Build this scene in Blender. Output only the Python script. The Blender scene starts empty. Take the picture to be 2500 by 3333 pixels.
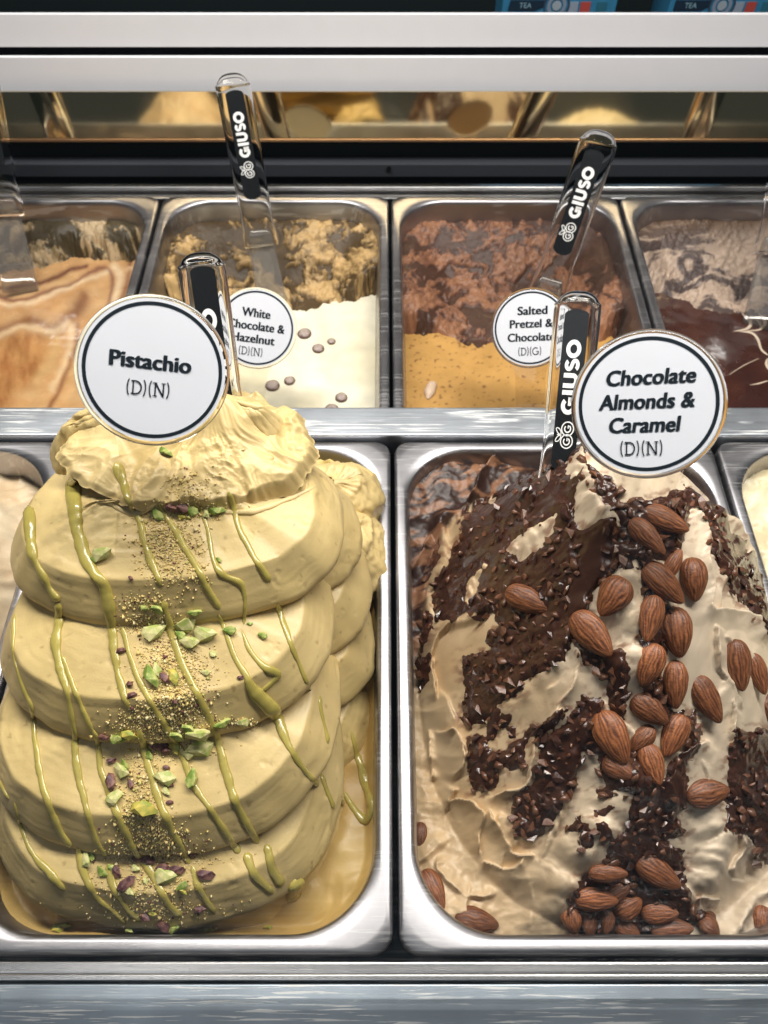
import bpy, math, random
import numpy as np
from mathutils import Vector, Matrix
from mathutils.bvhtree import BVHTree

random.seed(7); rng = np.random.default_rng(7)
SC = bpy.context.scene
COL = SC.collection

# ------------------------------------------------------------------ camera
F = 2504.0; PITCH = math.radians(56.5)
CAM = np.array([-0.0065, 0.0, 0.470])
cd = bpy.data.cameras.new('camera'); cam = bpy.data.objects.new('camera', cd); COL.objects.link(cam)
cam.location = CAM; cam.rotation_euler = (math.pi/2 - PITCH, 0, 0)
cd.sensor_fit = 'VERTICAL'; cd.sensor_height = 32.0; cd.lens = 32.0*F/3333.0
cd.clip_start = 0.01; cd.clip_end = 50
cd.dof.use_dof = True; cd.dof.focus_distance = 0.44; cd.dof.aperture_fstop = 11
SC.camera = cam
FWD = np.array([0, math.cos(PITCH), -math.sin(PITCH)]); UP = np.array([0, math.sin(PITCH), math.cos(PITCH)]); RT = np.array([1.0, 0, 0])

# ------------------------------------------------------------------ world, lamps, exposure
w = bpy.data.worlds.new('World'); SC.world = w; w.use_nodes = True
w.node_tree.nodes['Background'].inputs[0].default_value = (0.30, 0.36, 0.42, 1)
w.node_tree.nodes['Background'].inputs[1].default_value = 0.15
def area(name, loc, target, sx, sy, power, color):
    l = bpy.data.lights.new(name, 'AREA'); l.shape = 'RECTANGLE'; l.size = sx; l.size_y = sy; l.energy = power; l.color = color
    o = bpy.data.objects.new(name, l); COL.objects.link(o); o.location = loc
    o.rotation_euler = (Vector(target)-Vector(loc)).to_track_quat('-Z', 'Y').to_euler(); return o
area('case_light', (0.05, 0.48, 0.80), (0, 0.27, 0), 1.2, 0.10, 17.5, (1.0, 0.955, 0.89))
area('front_fill_light', (-0.5, -0.5, 1.9), (0, 0.3, 0), 1.6, 0.9, 3.2, (0.95, 0.97, 1.0))  # weak fill lamp added behind the camera to brighten the fronts, no visible fixture
SC.view_settings.view_transform = 'Standard'; SC.view_settings.look = 'None'
SC.view_settings.exposure = 0.0; SC.view_settings.gamma = 1.0
SC.render.engine = 'CYCLES'
SC.cycles.use_denoising = True; SC.cycles.use_adaptive_sampling = True; SC.cycles.adaptive_threshold = .025
SC.cycles.max_bounces = 8; SC.cycles.diffuse_bounces = 3; SC.cycles.glossy_bounces = 4; SC.cycles.transparent_max_bounces = 16; SC.cycles.transmission_bounces = 8
SC.cycles.caustics_reflective = False; SC.cycles.sample_clamp_indirect = 6.0

# ------------------------------------------------------------------ pixel of the photograph (2500 x 3333) to a point
def ray(px, py):
    return FWD + (px-1250.0)/F*RT + (1666.5-py)/F*UP
def PZ(px, py, z):
    d = ray(px, py); return CAM + d*((z-CAM[2])/d[2])
def PY(px, py, y):
    d = ray(px, py); return CAM + d*((y-CAM[1])/d[1])
def PD(px, py, depth):
    return CAM + ray(px, py)*depth
def to_px(V):
    D = V - CAM; dep = D@FWD
    return 1250.0 + F*(D@RT)/dep, 1666.5 - F*(D@UP)/dep
def c1(p): return (p[0]*.7836, 1350+p[1]*.7836)
def c2(p): return (p[0]*.7836, 2200+p[1]*.7836)
def c3(p): return (1250+p[0]*.7535, 1400+p[1]*.7535)
def c4(p): return (1250+p[0]*.7535, 2250+p[1]*.7535)

# ------------------------------------------------------------------ noise
_perm = rng.permutation(256).astype(np.int64); _perm = np.concatenate([_perm, _perm, _perm])
_g = rng.normal(size=(256, 3)); _g /= np.linalg.norm(_g, axis=1)[:, None]
def pnoise(x, y, z=0.0):
    x, y, z = np.broadcast_arrays(np.asarray(x, float), np.asarray(y, float), np.asarray(z, float))
    xi, yi, zi = np.floor(x).astype(np.int64), np.floor(y).astype(np.int64), np.floor(z).astype(np.int64)
    xf, yf, zf = x-xi, y-yi, z-zi
    f = lambda t: t*t*t*(t*(t*6-15)+10)
    u, v, w_ = f(xf), f(yf), f(zf)
    out = 0
    for dx in (0, 1):
        for dy in (0, 1):
            for dz in (0, 1):
                h = _perm[_perm[_perm[(xi+dx) & 255]+((yi+dy) & 255)]+((zi+dz) & 255)]
                g = _g[h]
                dot = g[..., 0]*(xf-dx)+g[..., 1]*(yf-dy)+g[..., 2]*(zf-dz)
                out = out + dot*(u if dx else 1-u)*(v if dy else 1-v)*(w_ if dz else 1-w_)
    return out*1.6
def fbm(x, y, z=0.0, o=4, lac=2.1, g=.5):
    s = 0; a = 1.0; f = 1.0
    for i in range(o):
        s = s + a*pnoise(np.asarray(x)*f+i*7.3, np.asarray(y)*f-i*3.1, np.asarray(z)*f+i*5.7); a *= g; f *= lac
    return s
def ridged(x, y, z=0.0, o=4):
    s = 0; a = 1.0; f = 1.0
    for i in range(o):
        s = s + a*(1-2.2*np.abs(pnoise(np.asarray(x)*f+i*9.1, np.asarray(y)*f+i*2.7, np.asarray(z)*f))); a *= .5; f *= 2.05
    return s/1.9
def sstep(a, b, x):
    t = np.clip((x-a)/(b-a), 0, 1); return t*t*(3-2*t)
def mixc(c0, c1_, t):
    return np.asarray(c0)*(1-t[..., None])+np.asarray(c1_)*t[..., None]

# ------------------------------------------------------------------ mesh helpers
def np_mesh(name, V, Fc, col=None, smooth=True):
    V = np.asarray(V, np.float32).reshape(-1, 3); Fc = np.asarray(Fc, np.int32)
    n, k = Fc.shape
    me = bpy.data.meshes.new(name)
    me.vertices.add(len(V)); me.vertices.foreach_set('co', V.ravel())
    me.loops.add(n*k); me.loops.foreach_set('vertex_index', Fc.ravel())
    me.polygons.add(n); me.polygons.foreach_set('loop_start', np.arange(0, n*k, k, dtype=np.int32))
    me.update(calc_edges=True)
    me.polygons.foreach_set('use_smooth', np.full(n, smooth))
    if col is not None:
        c = np.ones((len(V), 4), np.float32); c[:, :3] = np.asarray(col).reshape(-1, 3)
        at = me.color_attributes.new('Col', 'FLOAT_COLOR', 'POINT'); at.data.foreach_set('color', c.ravel())
    me.update()
    return me
def poly_mesh(name, V, Fs, smooth=False):
    me = bpy.data.meshes.new(name); me.from_pydata([tuple(v) for v in V], [], Fs); me.update()
    me.polygons.foreach_set('use_smooth', [smooth]*len(Fs)); return me
def link(name, me, mat, parent=None, loc=None):
    o = bpy.data.objects.new(name, me); COL.objects.link(o)
    if mat is not None and me is not None and not me.materials: me.materials.append(mat)
    if parent is not None: o.parent = parent
    if loc is not None: o.location = loc
    return o
def empty(name, loc=(0, 0, 0)):
    o = bpy.data.objects.new(name, None); COL.objects.link(o); o.location = loc; o.empty_display_size = .02; return o
def tag(o, label, cat, group=None, kind=None):
    if label: o['label'] = label
    if cat: o['category'] = cat
    if group: o['group'] = group
    if kind: o['kind'] = kind
    return o
def grid_faces(nu, nv, wrap_u=False):
    i = np.arange(nu if wrap_u else nu-1); j = np.arange(nv-1)
    I, J = np.meshgrid(i, j, indexing='ij'); I2 = (I+1) % nu
    return np.stack([I*nv+J, I2*nv+J, I2*nv+J+1, I*nv+J+1], -1).reshape(-1, 4)
def grid_normals(P, wrap_u=False):
    du = (np.roll(P, -1, 0)-np.roll(P, 1, 0)) if wrap_u else np.gradient(P, axis=0)
    dv = np.gradient(P, axis=1)
    n = np.cross(du, dv); return n/(np.linalg.norm(n, axis=-1, keepdims=True)+1e-12)
def box_mesh(name, x0, x1, y0, y1, z0, z1, b=0.0):
    import bmesh
    bm = bmesh.new(); bmesh.ops.create_cube(bm, size=1)
    for v in bm.verts: v.co = Vector(((x0+x1)/2+v.co.x*(x1-x0), (y0+y1)/2+v.co.y*(y1-y0), (z0+z1)/2+v.co.z*(z1-z0)))
    if b: bmesh.ops.bevel(bm, geom=bm.edges[:], offset=b, segments=3, profile=.6, affect='EDGES')
    me = bpy.data.meshes.new(name); bm.to_mesh(me); bm.free(); return me
def catmull(P, n):
    P = np.asarray(P, float); m = len(P)
    if m == 2: return P[0]+(P[1]-P[0])*np.linspace(0, 1, n)[:, None]
    Q = np.vstack([2*P[0]-P[1], P, 2*P[-1]-P[-2]])
    seg = np.linalg.norm(np.diff(P, axis=0), axis=1); s = np.concatenate([[0], np.cumsum(seg)]); t = np.linspace(0, s[-1], n)
    k = np.clip(np.searchsorted(s, t, 'right')-1, 0, m-2); u = ((t-s[k])/np.maximum(seg[k], 1e-12))[:, None]
    p0, p1, p2, p3 = Q[k], Q[k+1], Q[k+2], Q[k+3]
    return .5*((2*p1)+(-p0+p2)*u+(2*p0-5*p1+4*p2-p3)*u*u+(-p0+3*p1-3*p2+p3)*u**3)

# ------------------------------------------------------------------ materials
def newmat(name):
    m = bpy.data.materials.new(name); m.use_nodes = True; nt = m.node_tree; b = nt.nodes['Principled BSDF']; return m, nt, b
def plain(name, col, rough=.5, metal=0.0, spec=.5, coat=0.0, noise=None):
    m, nt, b = newmat(name); b.inputs['Base Color'].default_value = (*col, 1); b.inputs['Roughness'].default_value = rough
    b.inputs['Metallic'].default_value = metal; b.inputs['Specular IOR Level'].default_value = spec; b.inputs['Coat Weight'].default_value = coat
    if noise:
        sc_, amt = noise
        tc = nt.nodes.new('ShaderNodeTexCoord'); n = nt.nodes.new('ShaderNodeTexNoise'); n.inputs['Scale'].default_value = sc_; n.inputs['Detail'].default_value = 6
        nt.links.new(tc.outputs['Object'], n.inputs['Vector'])
        mx = nt.nodes.new('ShaderNodeMix'); mx.data_type = 'RGBA'
        mx.inputs[6].default_value = (*[c*(1-amt) for c in col], 1); mx.inputs[7].default_value = (*[min(1, c*(1+amt)) for c in col], 1)
        nt.links.new(n.outputs['Fac'], mx.inputs[0]); nt.links.new(mx.outputs[2], b.inputs['Base Color'])
    return m
def gelato_mat(name, rough=.42, bump=.25, scale=900, sss=.25, coat=0.0, col=None, sheen_noise=.12):
    m, nt, b = newmat(name); N = nt.nodes; L = nt.links
    tc = N.new('ShaderNodeTexCoord')
    n = N.new('ShaderNodeTexNoise'); n.inputs['Scale'].default_value = scale; n.inputs['Detail'].default_value = 5; n.inputs['Roughness'].default_value = .6
    n2 = N.new('ShaderNodeTexNoise'); n2.inputs['Scale'].default_value = 45; n2.inputs['Detail'].default_value = 5
    L.new(tc.outputs['Object'], n.inputs['Vector']); L.new(tc.outputs['Object'], n2.inputs['Vector'])
    if col is None:
        src = N.new('ShaderNodeAttribute'); src.attribute_name = 'Col'; co = src.outputs['Color']
    else:
        src = N.new('ShaderNodeRGB'); src.outputs[0].default_value = (*col, 1); co = src.outputs[0]
    hsv = N.new('ShaderNodeHueSaturation'); mr = N.new('ShaderNodeMapRange')
    mr.inputs[1].default_value = .3; mr.inputs[2].default_value = .7; mr.inputs[3].default_value = 1-sheen_noise; mr.inputs[4].default_value = 1+sheen_noise
    L.new(n2.outputs['Fac'], mr.inputs[0]); L.new(mr.outputs[0], hsv.inputs['Value']); L.new(co, hsv.inputs['Color']); L.new(hsv.outputs[0], b.inputs['Base Color'])
    bp = N.new('ShaderNodeBump'); bp.inputs['Strength'].default_value = bump; bp.inputs['Distance'].default_value = .0006
    L.new(n.outputs['Fac'], bp.inputs['Height']); L.new(bp.outputs[0], b.inputs['Normal'])
    rr = N.new('ShaderNodeMapRange'); rr.inputs[3].default_value = rough-.1; rr.inputs[4].default_value = rough+.15
    L.new(n2.outputs['Fac'], rr.inputs[0]); L.new(rr.outputs[0], b.inputs['Roughness'])
    sss = 0
    if sss:
        b.inputs['Subsurface Weight'].default_value = sss; b.inputs['Subsurface Radius'].default_value = (1.0, .6, .3); b.inputs['Subsurface Scale'].default_value = .004
    b.inputs['Coat Weight'].default_value = coat; b.inputs['Coat Roughness'].default_value = .15
    return m
def steel(name, col=(.62, .61, .62), rough=.28, stretch=(3, 200, 200), scratch=0.0, var=.12):
    m, nt, b = newmat(name); N = nt.nodes; L = nt.links
    tc = N.new('ShaderNodeTexCoord'); mp = N.new('ShaderNodeMapping'); mp.inputs['Scale'].default_value = stretch
    n = N.new('ShaderNodeTexNoise'); n.inputs['Scale'].default_value = 3; n.inputs['Detail'].default_value = 6; n.inputs['Roughness'].default_value = .65
    L.new(tc.outputs['Object'], mp.inputs['Vector']); L.new(mp.outputs[0], n.inputs['Vector'])
    n2 = N.new('ShaderNodeTexNoise'); n2.inputs['Scale'].default_value = 18; n2.inputs['Detail'].default_value = 5
    L.new(tc.outputs['Object'], n2.inputs['Vector'])
    rr = N.new('ShaderNodeMapRange'); rr.inputs[3].default_value = rough-.05; rr.inputs[4].default_value = rough+.10
    L.new(n.outputs['Fac'], rr.inputs[0]); L.new(rr.outputs[0], b.inputs['Roughness'])
    cr = N.new('ShaderNodeMapRange'); cr.inputs[1].default_value = .3; cr.inputs[2].default_value = .7; cr.inputs[3].default_value = 1-var; cr.inputs[4].default_value = 1+var
    L.new(n2.outputs['Fac'], cr.inputs[0])
    hsv = N.new('ShaderNodeHueSaturation'); hsv.inputs['Color'].default_value = (*col, 1); L.new(cr.outputs[0], hsv.inputs['Value'])
    out = hsv.outputs[0]
    bp = N.new('ShaderNodeBump'); bp.inputs['Strength'].default_value = .05; bp.inputs['Distance'].default_value = .0004
    L.new(n.outputs['Fac'], bp.inputs['Height']); L.new(bp.outputs[0], b.inputs['Normal'])
    b.inputs['Metallic'].default_value = 1.0
    if scratch:
        # pale worn scratches along the length, patchy
        mp2 = N.new('ShaderNodeMapping'); mp2.inputs['Scale'].default_value = (11, 360, 50); mp2.inputs['Rotation'].default_value = (0, 0, .02)
        n3 = N.new('ShaderNodeTexNoise'); n3.inputs['Scale'].default_value = 2.2; n3.inputs['Detail'].default_value = 4; n3.inputs['Distortion'].default_value = .4
        L.new(tc.outputs['Object'], mp2.inputs['Vector']); L.new(mp2.outputs[0], n3.inputs['Vector'])
        mp4 = N.new('ShaderNodeMapping'); mp4.inputs['Scale'].default_value = (1, 3, 1)
        n4 = N.new('ShaderNodeTexNoise'); n4.inputs['Scale'].default_value = 16; n4.inputs['Detail'].default_value = 3
        L.new(tc.outputs['Object'], mp4.inputs['Vector']); L.new(mp4.outputs[0], n4.inputs['Vector'])
        ml = N.new('ShaderNodeMath'); ml.operation = 'MULTIPLY'; 
        a1 = N.new('ShaderNodeMapRange'); a1.inputs[1].default_value = .56; a1.inputs[2].default_value = .58; L.new(n3.outputs['Fac'], a1.inputs[0])
        a2 = N.new('ShaderNodeMapRange'); a2.inputs[1].default_value = .44; a2.inputs[2].default_value = .52; L.new(n4.outputs['Fac'], a2.inputs[0])
        L.new(a1.outputs[0], ml.inputs[0]); L.new(a2.outputs[0], ml.inputs[1])
        ms = N.new('ShaderNodeMath'); ms.operation = 'MULTIPLY'; ms.inputs[1].default_value = scratch; L.new(ml.outputs[0], ms.inputs[0])
        mx = N.new('ShaderNodeMix'); mx.data_type = 'RGBA'; mx.inputs[7].default_value = (.78, .78, .76, 1)
        L.new(ms.outputs[0], mx.inputs[0]); L.new(out, mx.inputs[6]); out = mx.outputs[2]
        mm = N.new('ShaderNodeMath'); mm.operation = 'SUBTRACT'; mm.inputs[0].default_value = 1.0; L.new(ms.outputs[0], mm.inputs[1]); L.new(mm.outputs[0], b.inputs['Metallic'])
    L.new(out, b.inputs['Base Color'])
    return m
def clear_plastic(name, tint=(.97, .96, .94), refl=.045):
    m = bpy.data.materials.new(name); m.use_nodes = True; nt = m.node_tree; N = nt.nodes; L = nt.links
    N.remove(N['Principled BSDF']); out = N['Material Output']
    t = N.new('ShaderNodeBsdfTransparent'); t.inputs[0].default_value = (*tint, 1)
    g = N.new('ShaderNodeBsdfGlossy'); g.inputs['Roughness'].default_value = .03; g.inputs[0].default_value = (1, 1, 1, 1)
    lw = N.new('ShaderNodeLayerWeight'); lw.inputs[0].default_value = .5
    pw = N.new('ShaderNodeMath'); pw.operation = 'POWER'; pw.inputs[1].default_value = 4.5; L.new(lw.outputs['Facing'], pw.inputs[0])
    f = N.new('ShaderNodeMapRange'); f.inputs[3].default_value = refl; f.inputs[4].default_value = 1.0; L.new(pw.outputs[0], f.inputs[0])
    mx = N.new('ShaderNodeMixShader'); L.new(f.outputs[0], mx.inputs[0]); L.new(t.outputs[0], mx.inputs[1]); L.new(g.outputs[0], mx.inputs[2]); L.new(mx.outputs[0], out.inputs[0])
    return m
def glass(name, col=(1, 1, 1), ior=1.46, rough=.0):
    m, nt, b = newmat(name); b.inputs['Base Color'].default_value = (*col, 1); b.inputs['Transmission Weight'].default_value = 1
    b.inputs['IOR'].default_value = ior; b.inputs['Roughness'].default_value = rough; return m

M = {}
M['steel'] = steel('pan_steel', (.37, .36, .375), .34, (6, 120, 120), .25, .2)
M['ledge'] = steel('worn_ledge_steel', (.30, .345, .39), .42, (2, 60, 60), .8, .18)
M['ledge2'] = steel('scratched_bridge_steel', (.70, .74, .80), .34, (4, 200, 200), .8, .22)
M['rail'] = steel('rail_steel', (.70, .69, .69), .22)
M['bar'] = plain('white_powder_coat', (.85, .85, .895), .55, noise=(60, .03))
M['dark'] = plain('dark_case_lining', (.010, .018, .020), .7, spec=.2)
M['dark_grey'] = plain('dark_grey_profile', (.040, .043, .052), .6, spec=.3)
M['gloss_dark'] = plain('smoked_gloss_strip', (.03, .035, .045), .08, .6)
M['mirror'] = plain('bronze_mirror', (.80, .64, .38), .06, 1.0)
M['pist'] = gelato_mat('pistachio_gelato_cream', .42, .22, 700, .25)
M['gel'] = gelato_mat('gelato_cream', .42, .25, 800, .2)
M['rough_gel'] = gelato_mat('scraped_gelato', .5, .5, 500, .1)
M['pool_gloss'] = gelato_mat('glossy_sauce_surface', .24, .05, 600, .1, .6)
M['choc'] = gelato_mat('glossy_chocolate', .26, .18, 500, 0, .25, (.050, .019, .011))
M['choc_nut'] = gelato_mat('dark_coated_nut', .22, .2, 3, 0, .4, (.045, .017, .011), .4)
M['nut'] = gelato_mat('chocolate_coated_nut', .26, .25, 700, 0, .3, (.125, .052, .027), .6)
M['sauce'] = gelato_mat('pistachio_sauce', .24, .03, 300, .15, .45, (.44, .36, .085))
M['clear'] = clear_plastic('clear_acrylic')
M['clear_glass'] = glass('clear_moulded_plastic', (.97, .96, .94), 1.20)
M['edge_glass'] = glass('thick_clear_plastic', (.93, .92, .90), 1.42)
M['pane'] = clear_plastic('case_glass', (.985, .99, .99), .02)
M['black'] = plain('black_label', (.008, .009, .010), .25, coat=.5)
M['white_print'] = plain('white_print', (.80, .80, .79), .5)
M['paper'] = plain('printed_card', (.62, .635, .685), .6, noise=(25, .04))
M['ink'] = plain('dark_ink', (.006, .012, .018), .7, spec=.15)

# ------------------------------------------------------------------ the setting: dark body of the case under and behind the pans
base = link('counter_base', box_mesh('counter_base', -1.2, 1.2, -.6, 1.3, -.26, -.20), M['dark']); tag(base, None, None, kind='structure')
backdrop = link('dark_background', box_mesh('dark_background', -1.6, 1.6, 1.25, 1.27, -.2, 1.2), M['dark']); tag(backdrop, None, None, kind='structure')

case = empty('display_case', (0, .4, -.2))
tag(case, 'steel and white gelato display case holding all the pans', 'display case')
def cpart(name, me, mat):
    o = link(name, me, mat, case); o.matrix_parent_inverse = Matrix.Translation((0, -.4, .2)); return o
# front ledge and rails
cpart('front_ledge', box_mesh('front_ledge', -.9, .9, -.25, .0165, -.02, -.0005, .0012), M['ledge'])
cpart('front_rail', box_mesh('front_rail', -.9, .9, .0175, .0205, -.03, .0025, .0008), M['rail'])
cpart('front_rail', box_mesh('front_rail', -.9, .9, .0207, .0262, -.03, .0005, .001), M['rail'])
cpart('bridge_ledge', box_mesh('bridge_ledge', -.9, .9, .3795, .4085, -.02, .0045, .0015), M['ledge2'])
# back rail
zb = lambda py, y: float(PY(1250, py, y)[2])
cpart('back_rail', box_mesh('back_rail', -1.1, 1.1, .757, .764, -.08, zb(645, .757), .001), M['rail'])
cpart('back_rail', box_mesh('back_rail', -1.1, 1.1, .768, .775, -.08, zb(609, .768), .0015), M['rail'])
cpart('back_panel', box_mesh('back_panel', -1.1, 1.1, .815, .82, -.2, zb(470, .815)), M['dark'])
cpart('grey_profile', box_mesh('grey_profile', -1.1, 1.1, .80, .8145, zb(576, .80), zb(535, .80), .0008), M['dark_grey'])
# screw in the profile
sv = PY(1266, 548, .799)
def disc(name, r, n=40, t=0.0):
    a = np.linspace(0, 2*np.pi, n, endpoint=False)
    V = [(r*np.cos(x), r*np.sin(x), t) for x in a]
    if not t: return poly_mesh(name, V, [tuple(range(n))])
    V += [(r*np.cos(x), r*np.sin(x), 0) for x in a]
    return poly_mesh(name, V, [tuple(range(n)), tuple(range(2*n-1, n-1, -1))]+[((i+1) % n, i, n+i, n+(i+1) % n) for i in range(n)])
so = cpart('screw', disc('screw', .0028, 16, .001), M['black']); so.location = sv; so.rotation_euler = (math.pi/2, 0, 0)
# sloping bronze mirror strip
mb = PY(1250, 455, .802); mt = PY(1250, 299, .8138)
def strip(name, p0, p1, th=.004):
    d = np.array([0, p1[1]-p0[1], p1[2]-p0[2]]); d /= np.linalg.norm(d); n = np.array([0, -d[2], d[1]])
    V = []
    for x in (-1.1, 1.1):
        for p, k in ((p0, 0), (p1, 0), (p1, -th), (p0, -th)):
            V.append((x, p[1]+n[1]*k, p[2]+n[2]*k))
    return poly_mesh(name, V, [(0, 3, 2, 1), (4, 5, 6, 7), (0, 4, 7, 3), (1, 2, 6, 5), (0, 1, 5, 4), (3, 7, 6, 2)])
cpart('mirror_strip', strip('mirror_strip', mb, mt), M['mirror'])
cpart('mirror_trim', box_mesh('mirror_trim', -1.1, 1.1, .7985, .8015, zb(462, .7985), zb(455.5, .7985)), plain('bronze_trim', (.22, .13, .07), .4, .6))
# white horizontal bars
cpart('white_bar', box_mesh('white_bar', -1.2, 1.2, .825, .829, zb(298, .825), zb(186, .825), .0008), M['bar'])
cpart('white_bar', box_mesh('white_bar', -1.2, 1.2, .832, .836, zb(154, .832), zb(46, .832), .0008), M['bar'])
cpart('gloss_strip', box_mesh('gloss_strip', -1.2, 1.2, .838, .841, zb(215, .838), zb(130, .838)), M['gloss_dark'])
# front glass pane leaning back over the pans
def slab_x(name, x0, x1, p0, p1, th):
    d = np.array([p1[0]-p0[0], p1[1]-p0[1]]); d /= np.linalg.norm(d); n = np.array([-d[1], d[0]])*th
    V = [(x, y, z) for x in (x0, x1) for y, z in ((p0[0], p0[1]), (p1[0], p1[1]), (p1[0]+n[0], p1[1]+n[1]), (p0[0]+n[0], p0[1]+n[1]))]
    return poly_mesh(name, V, [(0, 3, 2, 1), (4, 5, 6, 7), (0, 4, 7, 3), (1, 2, 6, 5), (0, 1, 5, 4), (3, 7, 6, 2)])
cpart('glass_pane', slab_x('glass_pane', -.9, .9, (.011, .002), (.285, .64), .004), M['pane'])

# ------------------------------------------------------------------ pans
def rrect(x0, x1, y0, y1, r, nc=14, ns=10):
    P = []
    for (cx, cy, a0), (ex, ey) in zip((((x1-r), (y1-r), 0), ((x0+r), (y1-r), 90), ((x0+r), (y0+r), 180), ((x1-r), (y0+r), 270)),
                                      (((x0+r), y1), (x0, (y0+r)), ((x1-r), y0), (x1, (y1-r)))):
        for k in range(nc+1):
            a = math.radians(a0+90*k/nc); P.append((cx+r*math.cos(a), cy+r*math.sin(a)))
        lx, ly = P[-1]
        for k in range(1, ns): P.append((lx+(ex-lx)*k/ns, ly+(ey-ly)*k/ns))
    return np.array(P)
def pan_mesh(name, x0, x1, y0, y1, z, rim=.0095, ri=.047, depth=.115):
    O = lambda i: rrect(x0+i, x1-i, y0+i, y1-i, max(.012-i, .003))
    I = lambda i: rrect(x0+rim+i, x1-rim-i, y0+rim+i, y1-rim-i, ri-i*.6)
    o0, i0 = O(0), I(0)
    rings = [(O(.0004), -.012), (O(0), -.004), (O(.0005), -.0012), (O(.0018), 0.0), (o0*.66+i0*.34, .0002), (o0*.33+i0*.67, .0001), (I(-.0012), -.0004), (I(0), -.0022), (I(.0008), -.006), (I(.002), -.02), (I(.006), -.07), (I(.011), -.105), (I(.016), -.112), (I(.026), -depth)]
    V = np.array([[(p[0], p[1], z+dz) for p in R] for R, dz in rings]); nr, n = V.shape[:2]
    Fs = [(r*n+i, r*n+(i+1) % n, (r+1)*n+(i+1) % n, (r+1)*n+i) for r in range(nr-1) for i in range(n)]
    Fs.append(tuple((nr-1)*n+i for i in range(n)))
    return poly_mesh(name, V.reshape(-1, 3), Fs, True)
FR = dict(y0=.0290, y1=.3775, z=0.0); BK = dict(y0=.392, y1=.754, z=-.042)
pan_lab = {('f', -1): 'steel pan at the left edge beside the pistachio pan', ('f', 0): 'steel pan holding the tall pistachio gelato mound', ('f', 1): 'steel pan holding the almond and chocolate gelato mound', ('f', 2): 'front-row steel pan cut off by the right edge',
           ('b', -1): 'back-row steel pan with swirled caramel gelato at the left', ('b', 0): 'back-row steel pan with the white topped gelato', ('b', 1): 'back-row steel pan with the mustard caramel gelato', ('b', 2): 'back-row steel pan with dark chocolate gelato at the right'}
PX = {-1: (-.4985, -.2515), 0: (-.2485, -.0015), 1: (.0015, .2485), 2: (.2515, .4985)}
for row, R in (('f', FR), ('b', BK)):
    for k in (-1, 0, 1, 2):
        x0, x1 = PX[k]
        o = link('steel_pan', pan_mesh('steel_pan', x0, x1, R['y0'], R['y1'], R['z']), M['steel']); tag(o, pan_lab[(row, k)], 'pan', 'steel gelato pans')

# ------------------------------------------------------------------ fields over a pan
def in_rr(X, Y, x0, x1, y0, y1, r):
    cx, cy = (x0+x1)/2, (y0+y1)/2
    qx, qy = np.abs(X-cx)-((x1-x0)/2-r), np.abs(Y-cy)-((y1-y0)/2-r)
    return np.hypot(np.maximum(qx, 0), np.maximum(qy, 0))+np.minimum(np.maximum(qx, qy), 0)-r   # signed distance, <0 inside
def pan_grid(k, R, res, ymin=None):
    x0, x1 = PX[k]; y0, y1 = R['y0'], R['y1']
    xs = np.arange(x0+.009, x1-.009+(.016 if res < .0008 else 0), res); ys = np.arange((ymin if ymin else y0+.009), y1-.009, res)
    X, Y = np.meshgrid(xs, ys, indexing='ij'); sd = in_rr(X, Y, x0+.0095, x1-.0095, y0+.0095, y1-.0095, .047)
    return X, Y, sd
def field_mesh(name, X, Y, Z, keep, col):
    nu, nv = X.shape; Fc = grid_faces(nu, nv); kv = keep.ravel()
    Fc = Fc[kv[Fc].all(1)]
    used = np.unique(Fc); mp = np.full(nu*nv, -1); mp[used] = np.arange(len(used))
    V = np.stack([X, Y, Z], -1).reshape(-1, 3)[used]
    return np_mesh(name, V, mp[Fc], None if col is None else col.reshape(-1, 3)[used])
def bvh_of(objs):
    V = []; P = []; off = 0
    for o in objs:
        me = o.data; n = len(me.vertices); a = np.empty(n*3, np.float32); me.vertices.foreach_get('co', a)
        V.extend(map(tuple, a.reshape(-1, 3).tolist()))
        li = np.empty(len(me.loops), np.int32); me.loops.foreach_get('vertex_index', li)
        P.extend((li.reshape(-1, 4)+off).tolist()); off += n
    return BVHTree.FromPolygons(V, P)
def hit(bvh, px, py):
    d = ray(px, py); h = bvh.ray_cast(Vector(CAM), Vector(d).normalized(), 5.0)
    if h[0] is None: return None
    n = np.array(h[1]);
    if n@d > 0: n = -n
    return np.array(h[0]), n

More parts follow.
